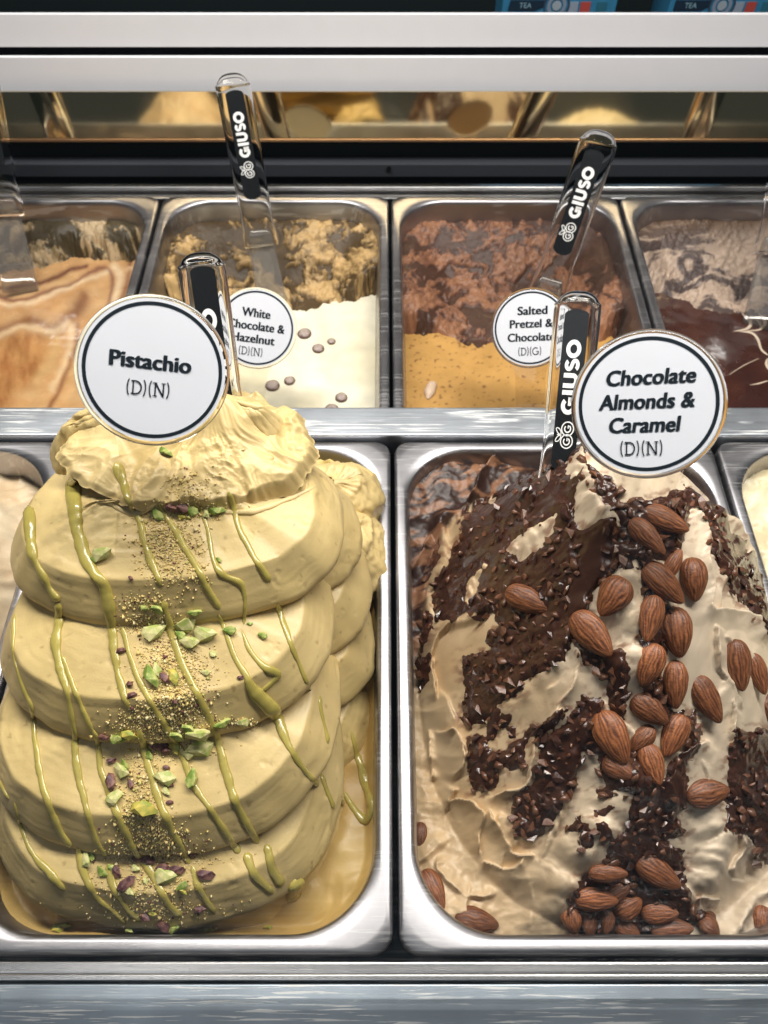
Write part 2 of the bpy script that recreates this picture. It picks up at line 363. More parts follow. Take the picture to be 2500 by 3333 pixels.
# distances in the picture plane of the photograph, used to lay features on the real surfaces
def seg_dist(PXs, PYs, pts):
    pts = np.asarray(pts, float); best = np.full(PXs.shape, 1e9); par = np.zeros(PXs.shape); side = np.zeros(PXs.shape); L = 0.0
    tot = np.sum(np.linalg.norm(np.diff(pts, axis=0), axis=1))
    for a, b in zip(pts[:-1], pts[1:]):
        d = b-a; l2 = d@d; t = np.clip(((PXs-a[0])*d[0]+(PYs-a[1])*d[1])/l2, 0, 1)
        ex, ey = PXs-a[0]-t*d[0], PYs-a[1]-t*d[1]; q = np.hypot(ex, ey); m = q < best
        best = np.where(m, q, best); par = np.where(m, (L+t*math.sqrt(l2))/tot, par); side = np.where(m, np.sign(d[0]*ey-d[1]*ex), side); L += math.sqrt(l2)
    return best, par, side
def poly_sd(PXs, PYs, pts):
    pts = np.asarray(pts, float); out = np.full(PXs.shape, -1e3)
    x0, y0 = pts.min(0)-60; x1, y1 = pts.max(0)+60
    m = (PXs > x0) & (PXs < x1) & (PYs > y0) & (PYs < y1)
    x, y = PXs[m], PYs[m]; best = np.full(x.shape, 1e9); ins = np.zeros(x.shape, bool)
    for a, b in zip(pts, np.roll(pts, -1, 0)):
        d = b-a; t = np.clip(((x-a[0])*d[0]+(y-a[1])*d[1])/(d@d+1e-9), 0, 1)
        best = np.minimum(best, np.hypot(x-a[0]-t*d[0], y-a[1]-t*d[1]))
        c = ((a[1] > y) != (b[1] > y)); xi = (b[0]-a[0])*(y-a[1])/(b[1]-a[1]+1e-12)+a[0]; ins ^= c & (x < xi)
    out[m] = np.where(ins, best, -best); return out

# ------------------------------------------------------------------ PISTACHIO
pist = empty('pistachio_gelato', (-.125, .2, -.03)); tag(pist, 'tall pale green layered pistachio gelato mound with sauce and chopped nuts', 'gelato')
PINV = Matrix.Translation((.125, -.2, .03))
def ppart(name, me, mat):
    o = link(name, me, mat, pist); o.matrix_parent_inverse = PINV; return o
PC = np.array((.64, .485, .220)); PC2 = np.array((.58, .430, .175))
def layer(name, cx, cy, a, bf, bb, zc, seed, tx=0.0, ty=0.0, top=.0130, drop=.036, rot=0.0, ex=2.35, Nu=420, Nv=110, rough=0.0, under=1.0):
    prof = np.array([(.098, top+.001), (.065, top*.98), (.045, top*.55), (.030, top*.26), (.0205, top*.10), (.0158, .0004), (.0150, -.0002), (.0142, -.0012), (.0120, -.0045), (.0070, -.0115), (.0026, -.0180), (.0004, -.0225), (.0006*under, -.0265), (.0045*under, -drop*.94), (.013*under, -drop)])
    pr = catmull(prof, Nv)
    th = np.linspace(0, 2*np.pi, Nu, endpoint=False); ct, st = np.cos(th), np.sin(th)
    wob = 1+.022*pnoise(ct*1.6+seed, st*1.6, seed*1.7)+.010*pnoise(ct*5+seed, st*5, 3.3)
    b = np.where(st < 0, bf, bb)
    ux, uy = np.sign(ct)*np.abs(ct)**(2/ex), np.sign(st)*np.abs(st)**(2/ex)
    ins = pr[:, 0]; A = np.maximum(a-ins, .003)[None, :]; B = np.maximum(b[:, None]-ins[None, :], .002)
    x = ux[:, None]*A*wob[:, None]; y = uy[:, None]*B*wob[:, None]
    z = zc+pr[:, 1][None, :]+(.0035*pnoise(ct*1.1+seed, st*1.1, 9.1+seed)+.0012*pnoise(ct*4+seed, st*4, 1.1))[:, None]*np.ones_like(x)
    z = z+tx*x+ty*y
    c, s = math.cos(rot), math.sin(rot)
    P = np.stack([cx+c*x-s*y, cy+s*x+c*y, z], -1)
    N = grid_normals(P, True)
    if np.mean(N[:, Nv//2, 0]*ct+N[:, Nv//2, 1]*st) < 0: N = -N
    # soft waviness, smear lines along the ribbon, small pits
    sarc = np.linspace(0, 1, Nv)[None, :]
    d = .0011*fbm(P[..., 0]*22+seed, P[..., 1]*22, P[..., 2]*22, 2)
    d = d+.00016*pnoise(th[:, None]*2.2+seed, sarc*46+1.2*pnoise(ct*2, st*2, seed)[:, None], seed)
    d = d+.00008*pnoise(th[:, None]*5+seed, sarc*110, seed+4)
    d = d-.00045*sstep(.60, .85, fbm(P[..., 0]*150, P[..., 1]*150, P[..., 2]*150+seed, 2))
    wr = sstep(.1, .6, fbm(P[..., 0]*14+seed, P[..., 1]*14, P[..., 2]*14+4, 2))
    d = d+.0009*wr*ridged(th[:, None]*3.5+seed+.8*pnoise(P[..., 0]*40, P[..., 1]*40, seed), sarc*13, seed, 3)
    if rough: d = d+rough*ridged(P[..., 0]*42+seed, P[..., 1]*30, P[..., 2]*60, 4)
    P = P+N*d[..., None]
    V = P.reshape(-1, 3); Fc = grid_faces(Nu, Nv, True)[:, ::-1]
    t = np.clip(.5+.6*fbm(V[:, 0]*20, V[:, 1]*20, V[:, 2]*20+seed, 3), 0, 1)
    fl = sstep(.62, .72, pnoise(V[:, 0]*260, V[:, 1]*260, V[:, 2]*260+seed))[:, None]*.55; cl = mixc(PC, PC2, t); cl = cl*(1-fl)+np.array((.26, .17, .06))*fl
    return ppart(name, np_mesh(name, V, Fc, cl), M['pist'])
PL = []
# front terraces from the top down
PL.append(layer('gelato_layer', -.1275, .2380, .0970, .0590, .070, .1110, 1.0, .045, -.02))
PL.append(layer('gelato_layer', -.1340, .1960, .0975, .0700, .080, .0760, 2.3, .06, 0))
PL.append(layer('gelato_layer', -.1370, .1560, .1050, .0810, .090, .0410, 3.7, .05, 0))
PL.append(layer('gelato_layer', -.1370, .1250, .1050, .0830, .100, .0100, 5.2, .02, 0))
PL.append(layer('gelato_layer', -.1310, .1150, .1000, .0780, .100, -.0150, 6.1, 0, 0, drop=.02))
# folds of the ribbon bulging out at the right behind the front terraces
PL.append(layer('gelato_fold', -.1000, .2500, .0800, .0520, .050, .0860, 7.7, -.05, 0, rot=.15))
PL.append(layer('gelato_fold', -.0970, .2280, .0830, .0560, .060, .0540, 8.4, -.05, 0, rot=.15))
PL.append(layer('gelato_fold', -.0950, .2060, .0830, .0600, .070, .0230, 9.9, -.06, 0, rot=.12))
PL.append(layer('gelato_fold', -.1000, .1750, .0860, .0620, .080, -.0070, 10.6, -.05, 0, rot=.1))
# torn cap on top
def cap():
    Nu, Nv = 520, 130; th = np.linspace(0, 2*np.pi, Nu, endpoint=False); ct, st = np.cos(th), np.sin(th); r = np.linspace(0.02, 1, Nv)
    a, b = .073, np.where(st < 0, .042, .046)
    rag = 1+.10*fbm(ct*2.2+4, st*2.2, 1.3, 3)+.012*fbm(ct*9, st*9, 2.2, 2)
    X = -.119+ct[:, None]*a*r[None]*rag[:, None]; Y = .273+(st*b)[:, None]*r[None]*rag[:, None]
    R = np.ones((Nu, 1))*r[None]
    Z = .1235+.008*(1-R**2)+.020*np.exp(-(((X+.098)/.020)**2+((Y-.285)/.018)**2))+.009*np.exp(-(((X+.17)/.02)**2+((Y-.288)/.016)**2))
    w_ = .35+.65*sstep(.1, .6, R)
    fold = ridged(X*13+1.4*fbm(X*14, Y*14, 1.1, 2), Y*24, .7, 2)
    Z = Z+.0060*w_*fold+.0010*fbm(X*220, Y*220, 3.3, 3)*sstep(-.2, .5, fbm(X*30, Y*30, 8.8, 2))
    Z = Z-(.0025+.0065*sstep(-.15, -.11, X))*sstep(.93, 1.0, R)
    pr_, pa_ = np.hypot(X+.105, Y-.290), np.arctan2(Y-.290, X+.105)
    Z = Z+.0055*sstep(.006, .03, pr_)*sstep(-.15, -.12, X)*ridged(pa_*1.9+.8*fbm(X*26, Y*26, 2.0, 2), pr_*16, 6.0, 3)
    Z = Z+.0016*sstep(.2, .8, R)*ridged(X*30+2.2*fbm(X*22, Y*22, 4.0, 3), Y*40, 9.0, 4)*sstep(-.1, .4, fbm(X*18, Y*18, 5.0, 2))
    P = np.stack([X, Y, Z], -1)
    # rough crumbly outward push for the torn rim
    e = sstep(.7, .95, R)*.0012*fbm(X*35, Y*35, Z*35, 2)
    P[..., 0] += e*ct[:, None]; P[..., 1] += e*st[:, None]
    V = P.reshape(-1, 3); t = np.clip(.45+.7*fbm(V[:, 0]*26, V[:, 1]*26, 1.9, 3), 0, 1)
    return ppart('torn_top', np_mesh('torn_top', V, grid_faces(Nu, Nv, True), mixc((.64, .485, .225), (.58, .43, .18), t)), M['pist'])
PL.append(cap())
PL.append(layer('gelato_fold', -.0480, .3150, .0400, .0300, .030, .0260, 31.0, .10, .2, top=.006, drop=.05, rot=.2, Nu=300, Nv=90, rough=.0042))
PL.append(layer('gelato_fold', -.0300, .2780, .0250, .0300, .030, .0180, 33.0, .2, .2, top=.006, drop=.05, rot=.1, Nu=300, Nv=90, rough=.0042))
PL.append(layer('gelato_fold', -.1000, .2880, .0420, .0200, .020, .1480, 21.0, -.10, .10, top=.004, drop=.020, rot=-.25, Nu=300, Nv=90, rough=.0022))
PL.append(layer('gelato_fold', -.1640, .2860, .0400, .0180, .020, .1380, 23.0, .15, .05, top=.004, drop=.018, rot=.20, Nu=300, Nv=90, rough=.0020))
PL.append(layer('gelato_fold', -.0860, .2620, .0430, .0160, .020, .1340, 25.0, -.22, .10, top=.003, drop=.012, rot=-.35, Nu=300, Nv=90, rough=.0022))
# gelato lying in the pan round the mound
X, Y, sd = pan_grid(0, FR, .0011)
bkr = sstep(.29, .345, Y)*sstep(-.135, -.05, X)*sstep(-.002, -.022, sd)
Zp = -.034+.004*fbm(X*16, Y*16, 2.0, 3)+.0025*ridged(X*30+2*fbm(X*12, Y*12, 5.5, 2), Y*18, 4.4, 3)+.052*bkr+.008*bkr*fbm(X*45, Y*45, 1.5, 5)+.012*sstep(-.008, 0, sd)
t = np.clip(.5+.8*fbm(X*22, Y*22, 6.6, 3), 0, 1)
cp = mixc((.47, .30, .09), (.55, .38, .13), t); cp = cp*(1-bkr[..., None])+np.array((.57, .43, .15))*bkr[..., None]
PL.append(ppart('pan_gelato', field_mesh('pan_gelato', X, Y, Zp, sd < .0012, cp), M['pist']))
PB = bvh_of(PL)

M['pist_c'] = gelato_mat('pistachio_gelato_tears', .42, .3, 600, 0, 0, (.65, .50, .235))
def tube(bvh, pxs, rad_px, name, mat, mk, flat=.52, n=None, seed=0, lift=.25, taper=True):
    pxs = np.asarray(pxs, float); Ltot = np.sum(np.linalg.norm(np.diff(pxs, axis=0), axis=1))
    n = n or max(6, int(Ltot/7)); C = catmull(pxs, n)
    rp = np.interp(np.linspace(0, 1, n), np.linspace(0, 1, len(np.atleast_1d(rad_px))), np.atleast_1d(rad_px)) if np.ndim(rad_px) else np.full(n, float(rad_px))
    s = np.linspace(0, Ltot/60, n)
    C[:, 0] += 3.0*pnoise(s*1.1+seed, seed, .3)*(.3+np.minimum(rp/10, 1))
    rp = 1.04*rp*(1+.30*pnoise(s*1.3+seed*3.1, 2.2, .5)+.12*pnoise(s*4+seed, 1.2, .5))
    pts = []; nr = []; rr = []
    out = []
    def flush():
        if len(pts) >= 4: out.append((np.array(pts), np.array(nr), np.array(rr)))
        pts.clear(); nr.clear(); rr.clear()
    for i in range(n):
        h = hit(bvh, C[i, 0], C[i, 1])
        if h is None: flush(); continue
        p, nn = h
        if pts and np.linalg.norm(p-pts[-1]) > .034: flush()
        pts.append(p); nr.append(nn); rr.append(rp[i]*((p-CAM)@FWD)/F)
    flush()
    res = []
    for Pt, Nn, Rr in out:
        m = len(Pt)
        for _ in range(2):
            Pt[1:-1] = (Pt[:-2]+2*Pt[1:-1]+Pt[2:])/4; Nn[1:-1] = (Nn[:-2]+2*Nn[1:-1]+Nn[2:])/4
        T = np.gradient(Pt, axis=0); T /= np.linalg.norm(T, axis=1)[:, None]+1e-12
        Nn = Nn-T*np.sum(Nn*T, 1)[:, None]; Nn /= np.linalg.norm(Nn, axis=1)[:, None]+1e-12
        B = np.cross(T, Nn)
        if taper:
            e = np.arange(m); q = np.minimum(e, m-1-e); Rr = Rr*np.where(q == 0, .35, np.where(q == 1, .8, 1.0))
        K = 10; a = np.linspace(0, 2*np.pi, K, endpoint=False)
        ring = Pt[:, None]+Nn[:, None]*(Rr[:, None, None]*flat*(np.sin(a)[None, :, None]+lift))+B[:, None]*(Rr[:, None, None]*np.cos(a)[None, :, None])
        V = ring.reshape(-1, 3); i, j = np.meshgrid(np.arange(m-1), np.arange(K), indexing='ij')
        Fc = np.stack([i*K+j, (i+1)*K+j, (i+1)*K+(j+1) % K, i*K+(j+1) % K], -1).reshape(-1, 4)
        V = np.vstack([V, Pt[:1], Pt[-1:]])
        c0, c1_ = m*K, m*K+1
        j = np.arange(K); F1 = np.stack([np.full(K, c0), j, (j+1) % K, np.full(K, c0)], -1)[:, :3]
        Fc = np.vstack([Fc, np.stack([np.full(K, c0), np.full(K, c0), j, (j+1) % K], -1)[:0]])
        res.append(mk(name, np_mesh(name, V, Fc), mat))
    return res
A1 = lambda L: [c1(p) for p in L]
A2 = lambda L: [c2(p) for p in L]
DR = [
 (A1([(160,205),(120,300),(120,420),(135,570),(160,630),(205,720),(245,775)]), [17,22,20,14,15]),
 (A1([(245,780),(245,860),(235,960),(262,1090),(285,1180),(310,1320)])+A2([(312,290),(330,430),(365,560),(400,680),(440,750)]), [15,17,11,10,12,9,8]),
 (A1([(255,1000),(285,1070),(320,1160),(385,1310)])+A2([(402,250),(420,380),(460,500),(510,620),(560,720),(620,800),(655,870),(700,945),(750,1000)]), [8,9,9,11,13,12,13]),
 (A1([(62,830),(55,990),(98,1140),(130,1210)])+A2([(136,170),(150,300),(172,420),(205,540),(250,640),(292,710)]), [6,7,9,9,10,14,14]),
 (A1([(310,262),(312,400),(335,530),(385,650),(435,715),(460,850),(475,980),(500,1110),(535,1230)]), [25,24,20,19,20,14,11,9]),
 (A1([(505,880),(525,950),(560,1060),(620,1180),(700,1310)])+A2([(705,235),(760,330),(790,430),(850,520),(930,640),(995,735)]), [8,9,10,12,9,10,10,12]),
 (A1([(485,200),(515,290),(545,380),(585,450),(600,530),(640,640),(672,712)]), [22,14,9,9,11,12,9]),
 (A1([(680,770),(700,850),(725,930),(760,1040),(820,1160),(875,1260)])+A2([(890,220),(915,310),(940,400),(970,500),(1010,590),(1072,695)]), [9,13,13,11,9,14,15,12,10]),
 (A1([(660,370),(720,470),(790,590),(850,700),(912,805)]), [7,10,11,11,9]),
 (A1([(905,830),(940,900),(970,990),(1020,1080),(1050,1140),(1110,1205),(1150,1250)])+A2([(1180,250),(1250,370),(1322,455)]), [7,9,9,14,24,17,11,9,11]),
 (A1([(830,380),(860,470),(888,600),(925,665),(1003,705),(1018,800),(1012,870)]), [6,6,7,11,10,6,5]),
 (A1([(1005,900),(1040,985),(1100,1048),(1155,1078),(1130,1110),(1085,1150)]), [6,7,9,14,8,9]),
 (A1([(950,320),(975,400),(1005,500),(1070,610),(1122,690)]), [9,9,10,10,12]),
 (A1([(1150,785),(1190,900),(1230,1010),(1292,1142)]), [10,9,7,8]),
 (A1([(1328,1170),(1340,1260),(1362,1345)])+A2([(1362,278)]), [9,8,6,10]),
 (A2([(1336,408),(1355,470),(1386,550)]), [9,8,9]),
 (A2([(0,430),(18,480),(35,510)]), [10,9,8]),
 (A2([(60,525),(92,640),(140,745),(200,805),(270,890)]), [7,6,8,11,16]),
 (A2([(325,715),(360,840),(405,920),(480,985),(520,1030)]), [10,13,11,10,8]),
 (A2([(450,780),(475,880),(530,965),(585,1020)]), [10,13,12,14]),
 (A2([(578,215),(612,350),(650,480),(700,610),(760,720),(788,780)]), [9,15,11,12,11,9]),
 (A2([(800,790),(830,890),(892,985)]), [9,10,11]),
 (A2([(1022,735),(1060,830),(1135,900)]), [15,13,11]),
 (A2([(1103,700),(1130,800),(1170,870)]), [14,12,15]),
 (A2([(1235,840),(1220,900),(1195,940)]), [30,26,16]),
 (A2([(1460,230),(1490,340),(1520,450),(1545,550),(1515,600),(1450,520),(1430,480)]), [6,9,14,16,18,10,7]),
 (A2([(1418,500),(1428,545)]), [8,7]),
]
for i, (L, r) in enumerate([([(430,350),(490,388),(560,412),(610,395),(650,368)], [5,9,11,9,5]), ([(850,395),(960,405),(1060,398),(1150,368),(1250,328),(1312,295)], [5,9,12,12,9,5])]):
    tube(PB, [c1(p) for p in L], r, 'gelato_tear', M['pist_c'], ppart, seed=80+i, flat=.6, lift=0)
for i, (pl, rad) in enumerate(DR):
    tube(PB, pl, rad, 'sauce_drizzle', M['sauce'], ppart, seed=i*1.7)
# chopped pistachios and crumbs
def chunk_mesh(name, seed, n=11, squash=(1, .7, .55)):
    import bmesh
    r = np.random.default_rng(seed); P = r.normal(size=(n, 3)); P /= np.linalg.norm(P, axis=1)[:, None]; P *= r.uniform(.62, 1.12, (n, 1))*np.array(squash)
    bm = bmesh.new()
    for p in P: bm.verts.new(p)
    bmesh.ops.convex_hull(bm, input=bm.verts[:]); me = bpy.data.meshes.new(name); bm.to_mesh(me); bm.free(); return me
PCOL = {'green': ((.16, .25, .03), (.50, .52, .16)), 'pale': ((.66, .60, .28), (.36, .42, .10)), 'purple': ((.07, .022, .03), (.24, .11, .08)), 'yellow': ((.60, .48, .09), (.30, .34, .06))}
def two_tone(name, a, b):
    m, nt, bs = newmat(name); tc = nt.nodes.new('ShaderNodeTexCoord'); n = nt.nodes.new('ShaderNodeTexNoise'); n.inputs['Scale'].default_value = 1.5; n.inputs['Detail'].default_value = 5
    oi = nt.nodes.new('ShaderNodeObjectInfo'); va = nt.nodes.new('ShaderNodeVectorMath'); va.operation = 'ADD'
    nt.links.new(tc.outputs['Object'], va.inputs[0]); nt.links.new(oi.outputs['Location'], va.inputs[1]); nt.links.new(va.outputs[0], n.inputs['Vector'])
    r = nt.nodes.new('ShaderNodeValToRGB'); r.color_ramp.elements[0].position = .42; r.color_ramp.elements[1].position = .60
    r.color_ramp.elements[0].color = (*a, 1); r.color_ramp.elements[1].color = (*b, 1); nt.links.new(n.outputs['Fac'], r.inputs[0]); nt.links.new(r.outputs[0], bs.inputs['Base Color'])
    bs.inputs['Roughness'].default_value = .55; return m
PM = {k: two_tone('pistachio_'+k, *v) for k, v in PCOL.items()}
CH = {k: [chunk_mesh('pistachio_piece', 100+i+hash_i*10, 20, (1, .66, .48)) for i in range(4)] for hash_i, k in enumerate(PCOL)}
for k in CH:
    for me in CH[k]: me.materials.append(PM[k])
def basis(n, ang, view=True):
    n = n/np.linalg.norm(n); ax = RT*math.cos(ang)-UP*math.sin(ang); ax = ax-n*(ax@n); ax /= np.linalg.norm(ax)+1e-9
    return Matrix(np.array([ax, np.cross(n, ax), n]).T.tolist())
def place(o, p, n, ang, size, lift):
    R = basis(n, ang); o.matrix_parent_inverse = PINV if o.parent == pist else Matrix()
    o.matrix_basis = Matrix.Translation(Vector(p+n*lift)) @ R.to_4x4() @ Matrix.Diagonal((size, size, size, 1))
def piece(c, col, size_px, ang):
    h = hit(PB, *c)
    if h is None: return
    p, n = h; me = random.choice(CH[col]); o = link('pistachio_piece', me, None, pist)
    place(o, p, n, ang, size_px*.5*((p-CAM)@FWD)/F, size_px*.14*((p-CAM)@FWD)/F)
for (x, y, col, s, a) in [(655,420,'green',62,1.0),(690,160,'green',55,.9),(430,585,'pale',85,-.4),(400,605,'green',45,.2),(800,405,'green',60,.1),(860,410,'pale',45,1.2),(720,380,'purple',55,.3),(760,385,'purple',60,.2),(905,400,'green',60,.2),(755,425,'yellow',40,0),
    (910,605,'green',28,.5),(545,680,'purple',26,.7),(640,910,'pale',95,-.6),(660,900,'green',60,-.4),(770,865,'pale',90,-.7),(755,920,'green',55,.4),(855,915,'pale',95,-.1),(790,945,'pale',80,.3),(960,900,'green',60,-.2),(810,815,'green',50,.1),(660,805,'green',55,.4),(600,800,'green',40,.2),(1095,920,'green',44,.1),(885,995,'pale',34,.2),(505,980,'purple',40,-.3),(635,1085,'green',85,1.2),(650,1060,'pale',55,1.2),(685,1095,'purple',55,.9),(725,1090,'yellow',60,1.1),(855,1070,'pale',40,.3),(1000,1090,'purple',26,0),(545,1120,'purple',36,.3),(550,1165,'purple',40,-.4),(730,1190,'purple',28,.4),(1040,870,'green',24,0)]:
    piece(c1((x, y)), col, s*.7836*1.3, a)
for (x, y, col, s, a) in [(825,225,'pale',105,-.1),(790,215,'green',60,.3),(740,245,'green',60,.2),(540,240,'yellow',60,.1),(490,255,'green',70,-.2),(435,250,'purple',45,.1),(830,305,'pale',100,-.3),(795,325,'pale',60,-.5),(730,300,'yellow',55,1.0),(660,280,'purple',70,.2),(620,330,'green',45,1.3),(700,305,'purple',60,.1),(920,190,'green',60,-.2),(1010,190,'pale',50,-.1),(515,390,'pale',80,.6),(520,370,'green',45,1.0),(465,440,'purple',70,1.3),(463,350,'purple',35,0),(690,380,'purple',30,.2),(685,425,'pale',80,.1),(705,450,'purple',36,0),(800,430,'green',80,1.4),(690,480,'pale',40,.7),(605,555,'yellow',95,.1),(575,550,'green',50,.3),(480,510,'pale',75,-.8),(545,450,'purple',40,1.2),(705,525,'purple',30,0),(365,760,'pale',60,1.3),(385,750,'green',36,1.2),(425,815,'green',50,.9),(490,810,'purple',50,1.2),(525,860,'purple',70,-.6),(565,800,'pale',40,.2),(690,835,'pale',90,-.1),(765,870,'green',55,-.8),(760,890,'yellow',40,.4),(855,820,'purple',65,.2),(540,895,'pale',45,.5),(720,830,'green',50,.4),(620,765,'purple',55,.1),(575,755,'purple',45,.2),(460,795,'green',40,.5),(605,850,'pale',30,1.2),(680,800,'purple',60,.1),(740,800,'purple',55,.2),(685,1035,'purple',60,.8),(720,1045,'green',50,-.6),(860,1052,'pale',55,.1),(610,995,'purple',50,.1),(830,965,'purple',45,-.4),(635,985,'yellow',30,0),(545,1050,'green',40,0),(255,1055,'green',62,.2),(240,1065,'yellow',40,.7),(1110,1052,'yellow',34,0),(805,740,'purple',45,.2)]:
    piece(c2((x, y)), col, s*.7836*1.3, a)
M['crumb'] = gelato_mat('nut_crumb', .8, .1, 600); M['crumb'].node_tree.nodes['Principled BSDF'].inputs['Specular IOR Level'].default_value = .1
def crumbs(bvh, regions, n, name, mk, cols, size=(2, 6)):
    V = []; Fc = []; C = []; tet = np.array([(1, 0, -.5), (-.6, .9, -.5), (-.6, -.9, -.5), (0, 0, .9)]); tf = np.array([(0, 1, 3), (1, 2, 3), (2, 0, 3), (0, 2, 1)])
    tot = sum(r[4] for r in regions)
    for cx, cy, sx, sy, wgt in regions:
        for _ in range(int(n*wgt/tot)):
            h = hit(bvh, random.gauss(cx, sx), random.gauss(cy, sy))
            if h is None: continue
            p, nn = h; k = (p-CAM)@FWD/F; s = random.uniform(*size)*k*(2.0 if random.random() < .06 else 1)
            R = np.array(basis(nn, random.uniform(0, 6.28))); q = tet*np.random.default_rng(len(V)).uniform(.6, 1.3, (4, 1))
            Fc.append(tf+4*len(V)); V.append(p+(q*s)@R.T+nn*s*.5); C.append(np.repeat([random.choices(cols[0], cols[1])[0]], 4, 0))
    me = np_mesh(name, np.vstack(V), np.vstack(Fc), np.vstack(C), True)
    o = mk(name, me, M['crumb']); o['kind'] = 'stuff'; return o
def reg(c, x, y, sx, sy, w_):
    q = c((x, y)); return (q[0], q[1], sx*.7836, sy*.7836, w_)
crumbs(PB, [reg(c1, 690, 500, 60, 50, 1.5), reg(c1, 720, 600, 70, 60, 1.5), reg(c1, 790, 300, 60, 40, .5), reg(c1, 790, 400, 70, 18, .8), reg(c1, 600, 780, 60, 20, .5), reg(c1, 600, 870, 60, 25, .8), reg(c1, 690, 990, 60, 50, 1.0), reg(c1, 740, 1050, 70, 50, 1.2), reg(c1, 730, 1180, 70, 50, 1.5), reg(c1, 680, 1270, 90, 30, 1.2),
            reg(c2, 720, 110, 70, 40, 1.2), reg(c2, 660, 210, 90, 30, 1.0), reg(c2, 690, 290, 90, 30, .8), reg(c2, 590, 450, 45, 60, 1.0), reg(c2, 590, 590, 50, 40, 1.0), reg(c2, 640, 690, 90, 40, 1.4), reg(c2, 640, 760, 110, 20, .8), reg(c2, 600, 860, 110, 40, 1.0), reg(c2, 650, 970, 130, 30, .8), reg(c2, 960, 195, 60, 10, .3)], 8500, 'pistachio_crumbs', ppart,
       ([(.78, .61, .27), (.70, .54, .21), (.55, .50, .17), (.18, .07, .07), (.82, .70, .40)], [5, 4, 1.5, 1.0, 3]), (1.5, 5.5))

# ------------------------------------------------------------------ CHOCOLATE, ALMONDS & CARAMEL
alm = empty('almond_chocolate_gelato', (.125, .2, -.03)); tag(alm, 'cream coloured gelato mound coated with chopped nut chocolate under whole almonds', 'gelato')
AINV = Matrix.Translation((-.125, -.2, .03))
def apart(name, me, mat):
    o = link(name, me, mat, alm); o.matrix_parent_inverse = AINV; return o
X, Y, sd = pan_grid(1, FR, .00072)
pkx, pky = .128, .262
dy = Y-pky; sx = np.where(X < pkx, .104+.17*np.maximum(-dy, 0), .150+.10*np.maximum(-dy, 0)); sy = np.where(dy < 0, .222, .088)
d0 = (np.abs((X-pkx)/sx)**2.1+np.abs(dy/sy)**2.1)**(1/2.1)
Z0 = -.034+.168*np.clip(1-d0**1.35, 0, 1)**1.0
over = sstep(.200, .215, X)*sstep(.014, .004, sd)                       # gelato bulging over the right rim
Z0 = np.where((sd > 0) & (X > .2), -.012+(Z0+.012)*over, Z0)
px, py = to_px(np.stack([X, Y, Z0], -1))
wx = px+16*fbm(px/110, py/110, .4, 3); wy = py+16*fbm(px/110, py/110, 7.4, 3)
# raised cream ridges and tongues (photo polylines, half width px, height mm, one-sided curl)
RG = [
 ([c3(p) for p in [(480,770),(390,825),(270,875),(205,960),(200,1060),(225,1200)]], 34, 9, 1),
 ([c3(p) for p in [(835,885),(825,1000),(800,1110),(745,1200),(690,1270)]], 26, 7, -1),
 ([c3(p) for p in [(840,880),(760,1000),(640,1090),(520,1190)]], 60, 5, 0),
 ([c3(p) for p in [(1085,560),(1050,680),(1060,820),(1070,950),(1050,1040)]], 60, 7, 0),
 ([c3(p) for p in [(1425,830),(1430,1000),(1500,1170),(1500,1400)]], 20, 6, -1),
 ([c3(p) for p in [(1330,340),(1380,480),(1390,600),(1420,700),(1400,780),(1500,790),(1600,820),(1680,930)]], 30, 8, 1),
 ([c3(p) for p in [(520,545),(600,490),(745,375)]], 34, 7, 0),
 ([c3(p) for p in [(850,210),(870,320),(930,410)]], 50, 11, 0),
 ([c3(p) for p in [(800,130),(850,120),(830,180),(800,240)]], 26, 9, 0),
 ([c3(p) for p in [(340,410),(240,455),(250,580),(190,680),(180,800)]], 26, 8, 0),
 ([c3(p) for p in [(600,150),(520,120),(450,200),(400,270),(340,380)]], 20, 10, -1),
 ([c3(p) for p in [(430,600),(380,680),(350,800)]], 16, 6, 0),
 ([c3(p) for p in [(1450,380),(1540,480),(1660,640)]], 22, 8, 0),
 ([c4(p) for p in [(790,60),(640,200),(620,380),(540,430),(440,470)]], 20, 8, -1),
 ([c4(p) for p in [(1050,420),(980,560),(880,680),(780,800),(740,920)]], 95, 13, 0),
 ([c4(p) for p in [(780,480),(720,620),(690,720)]], 22, 5, 0),
 ([c4(p) for p in [(210,160),(260,180),(330,180),(350,300),(300,400)]], 26, 8, 1),
 ([c4(p) for p in [(190,150),(180,260),(210,400)]], 16, 6, -1),
 ([c4(p) for p in [(330,420),(270,500),(330,480),(420,520),(410,640),(420,740)]], 22, 7, 1),
 ([c4(p) for p in [(440,500),(500,600),(560,700),(660,740)]], 30, 7, 1),
 ([c4(p) for p in [(420,740),(520,780),(620,720)]], 30, 6, 1),
 ([c4(p) for p in [(210,720),(240,780),(330,880),(480,900)]], 22, 5, -1),
 ([c4(p) for p in [(1300,880),(1390,800),(1450,640),(1420,590)]], 60, 9, 0),
 ([c4(p) for p in [(1310,930),(1370,900),(1440,910)]], 26, 8, 1),
 ([c4(p) for p in [(1460,780),(1540,700),(1530,610),(1620,740)]], 34, 9, 1),
 ([c4(p) for p in [(1640,860),(1520,1000),(1480,1050)]], 24, 6, 0),
]
mm = .001; Zr = np.zeros_like(Z0)
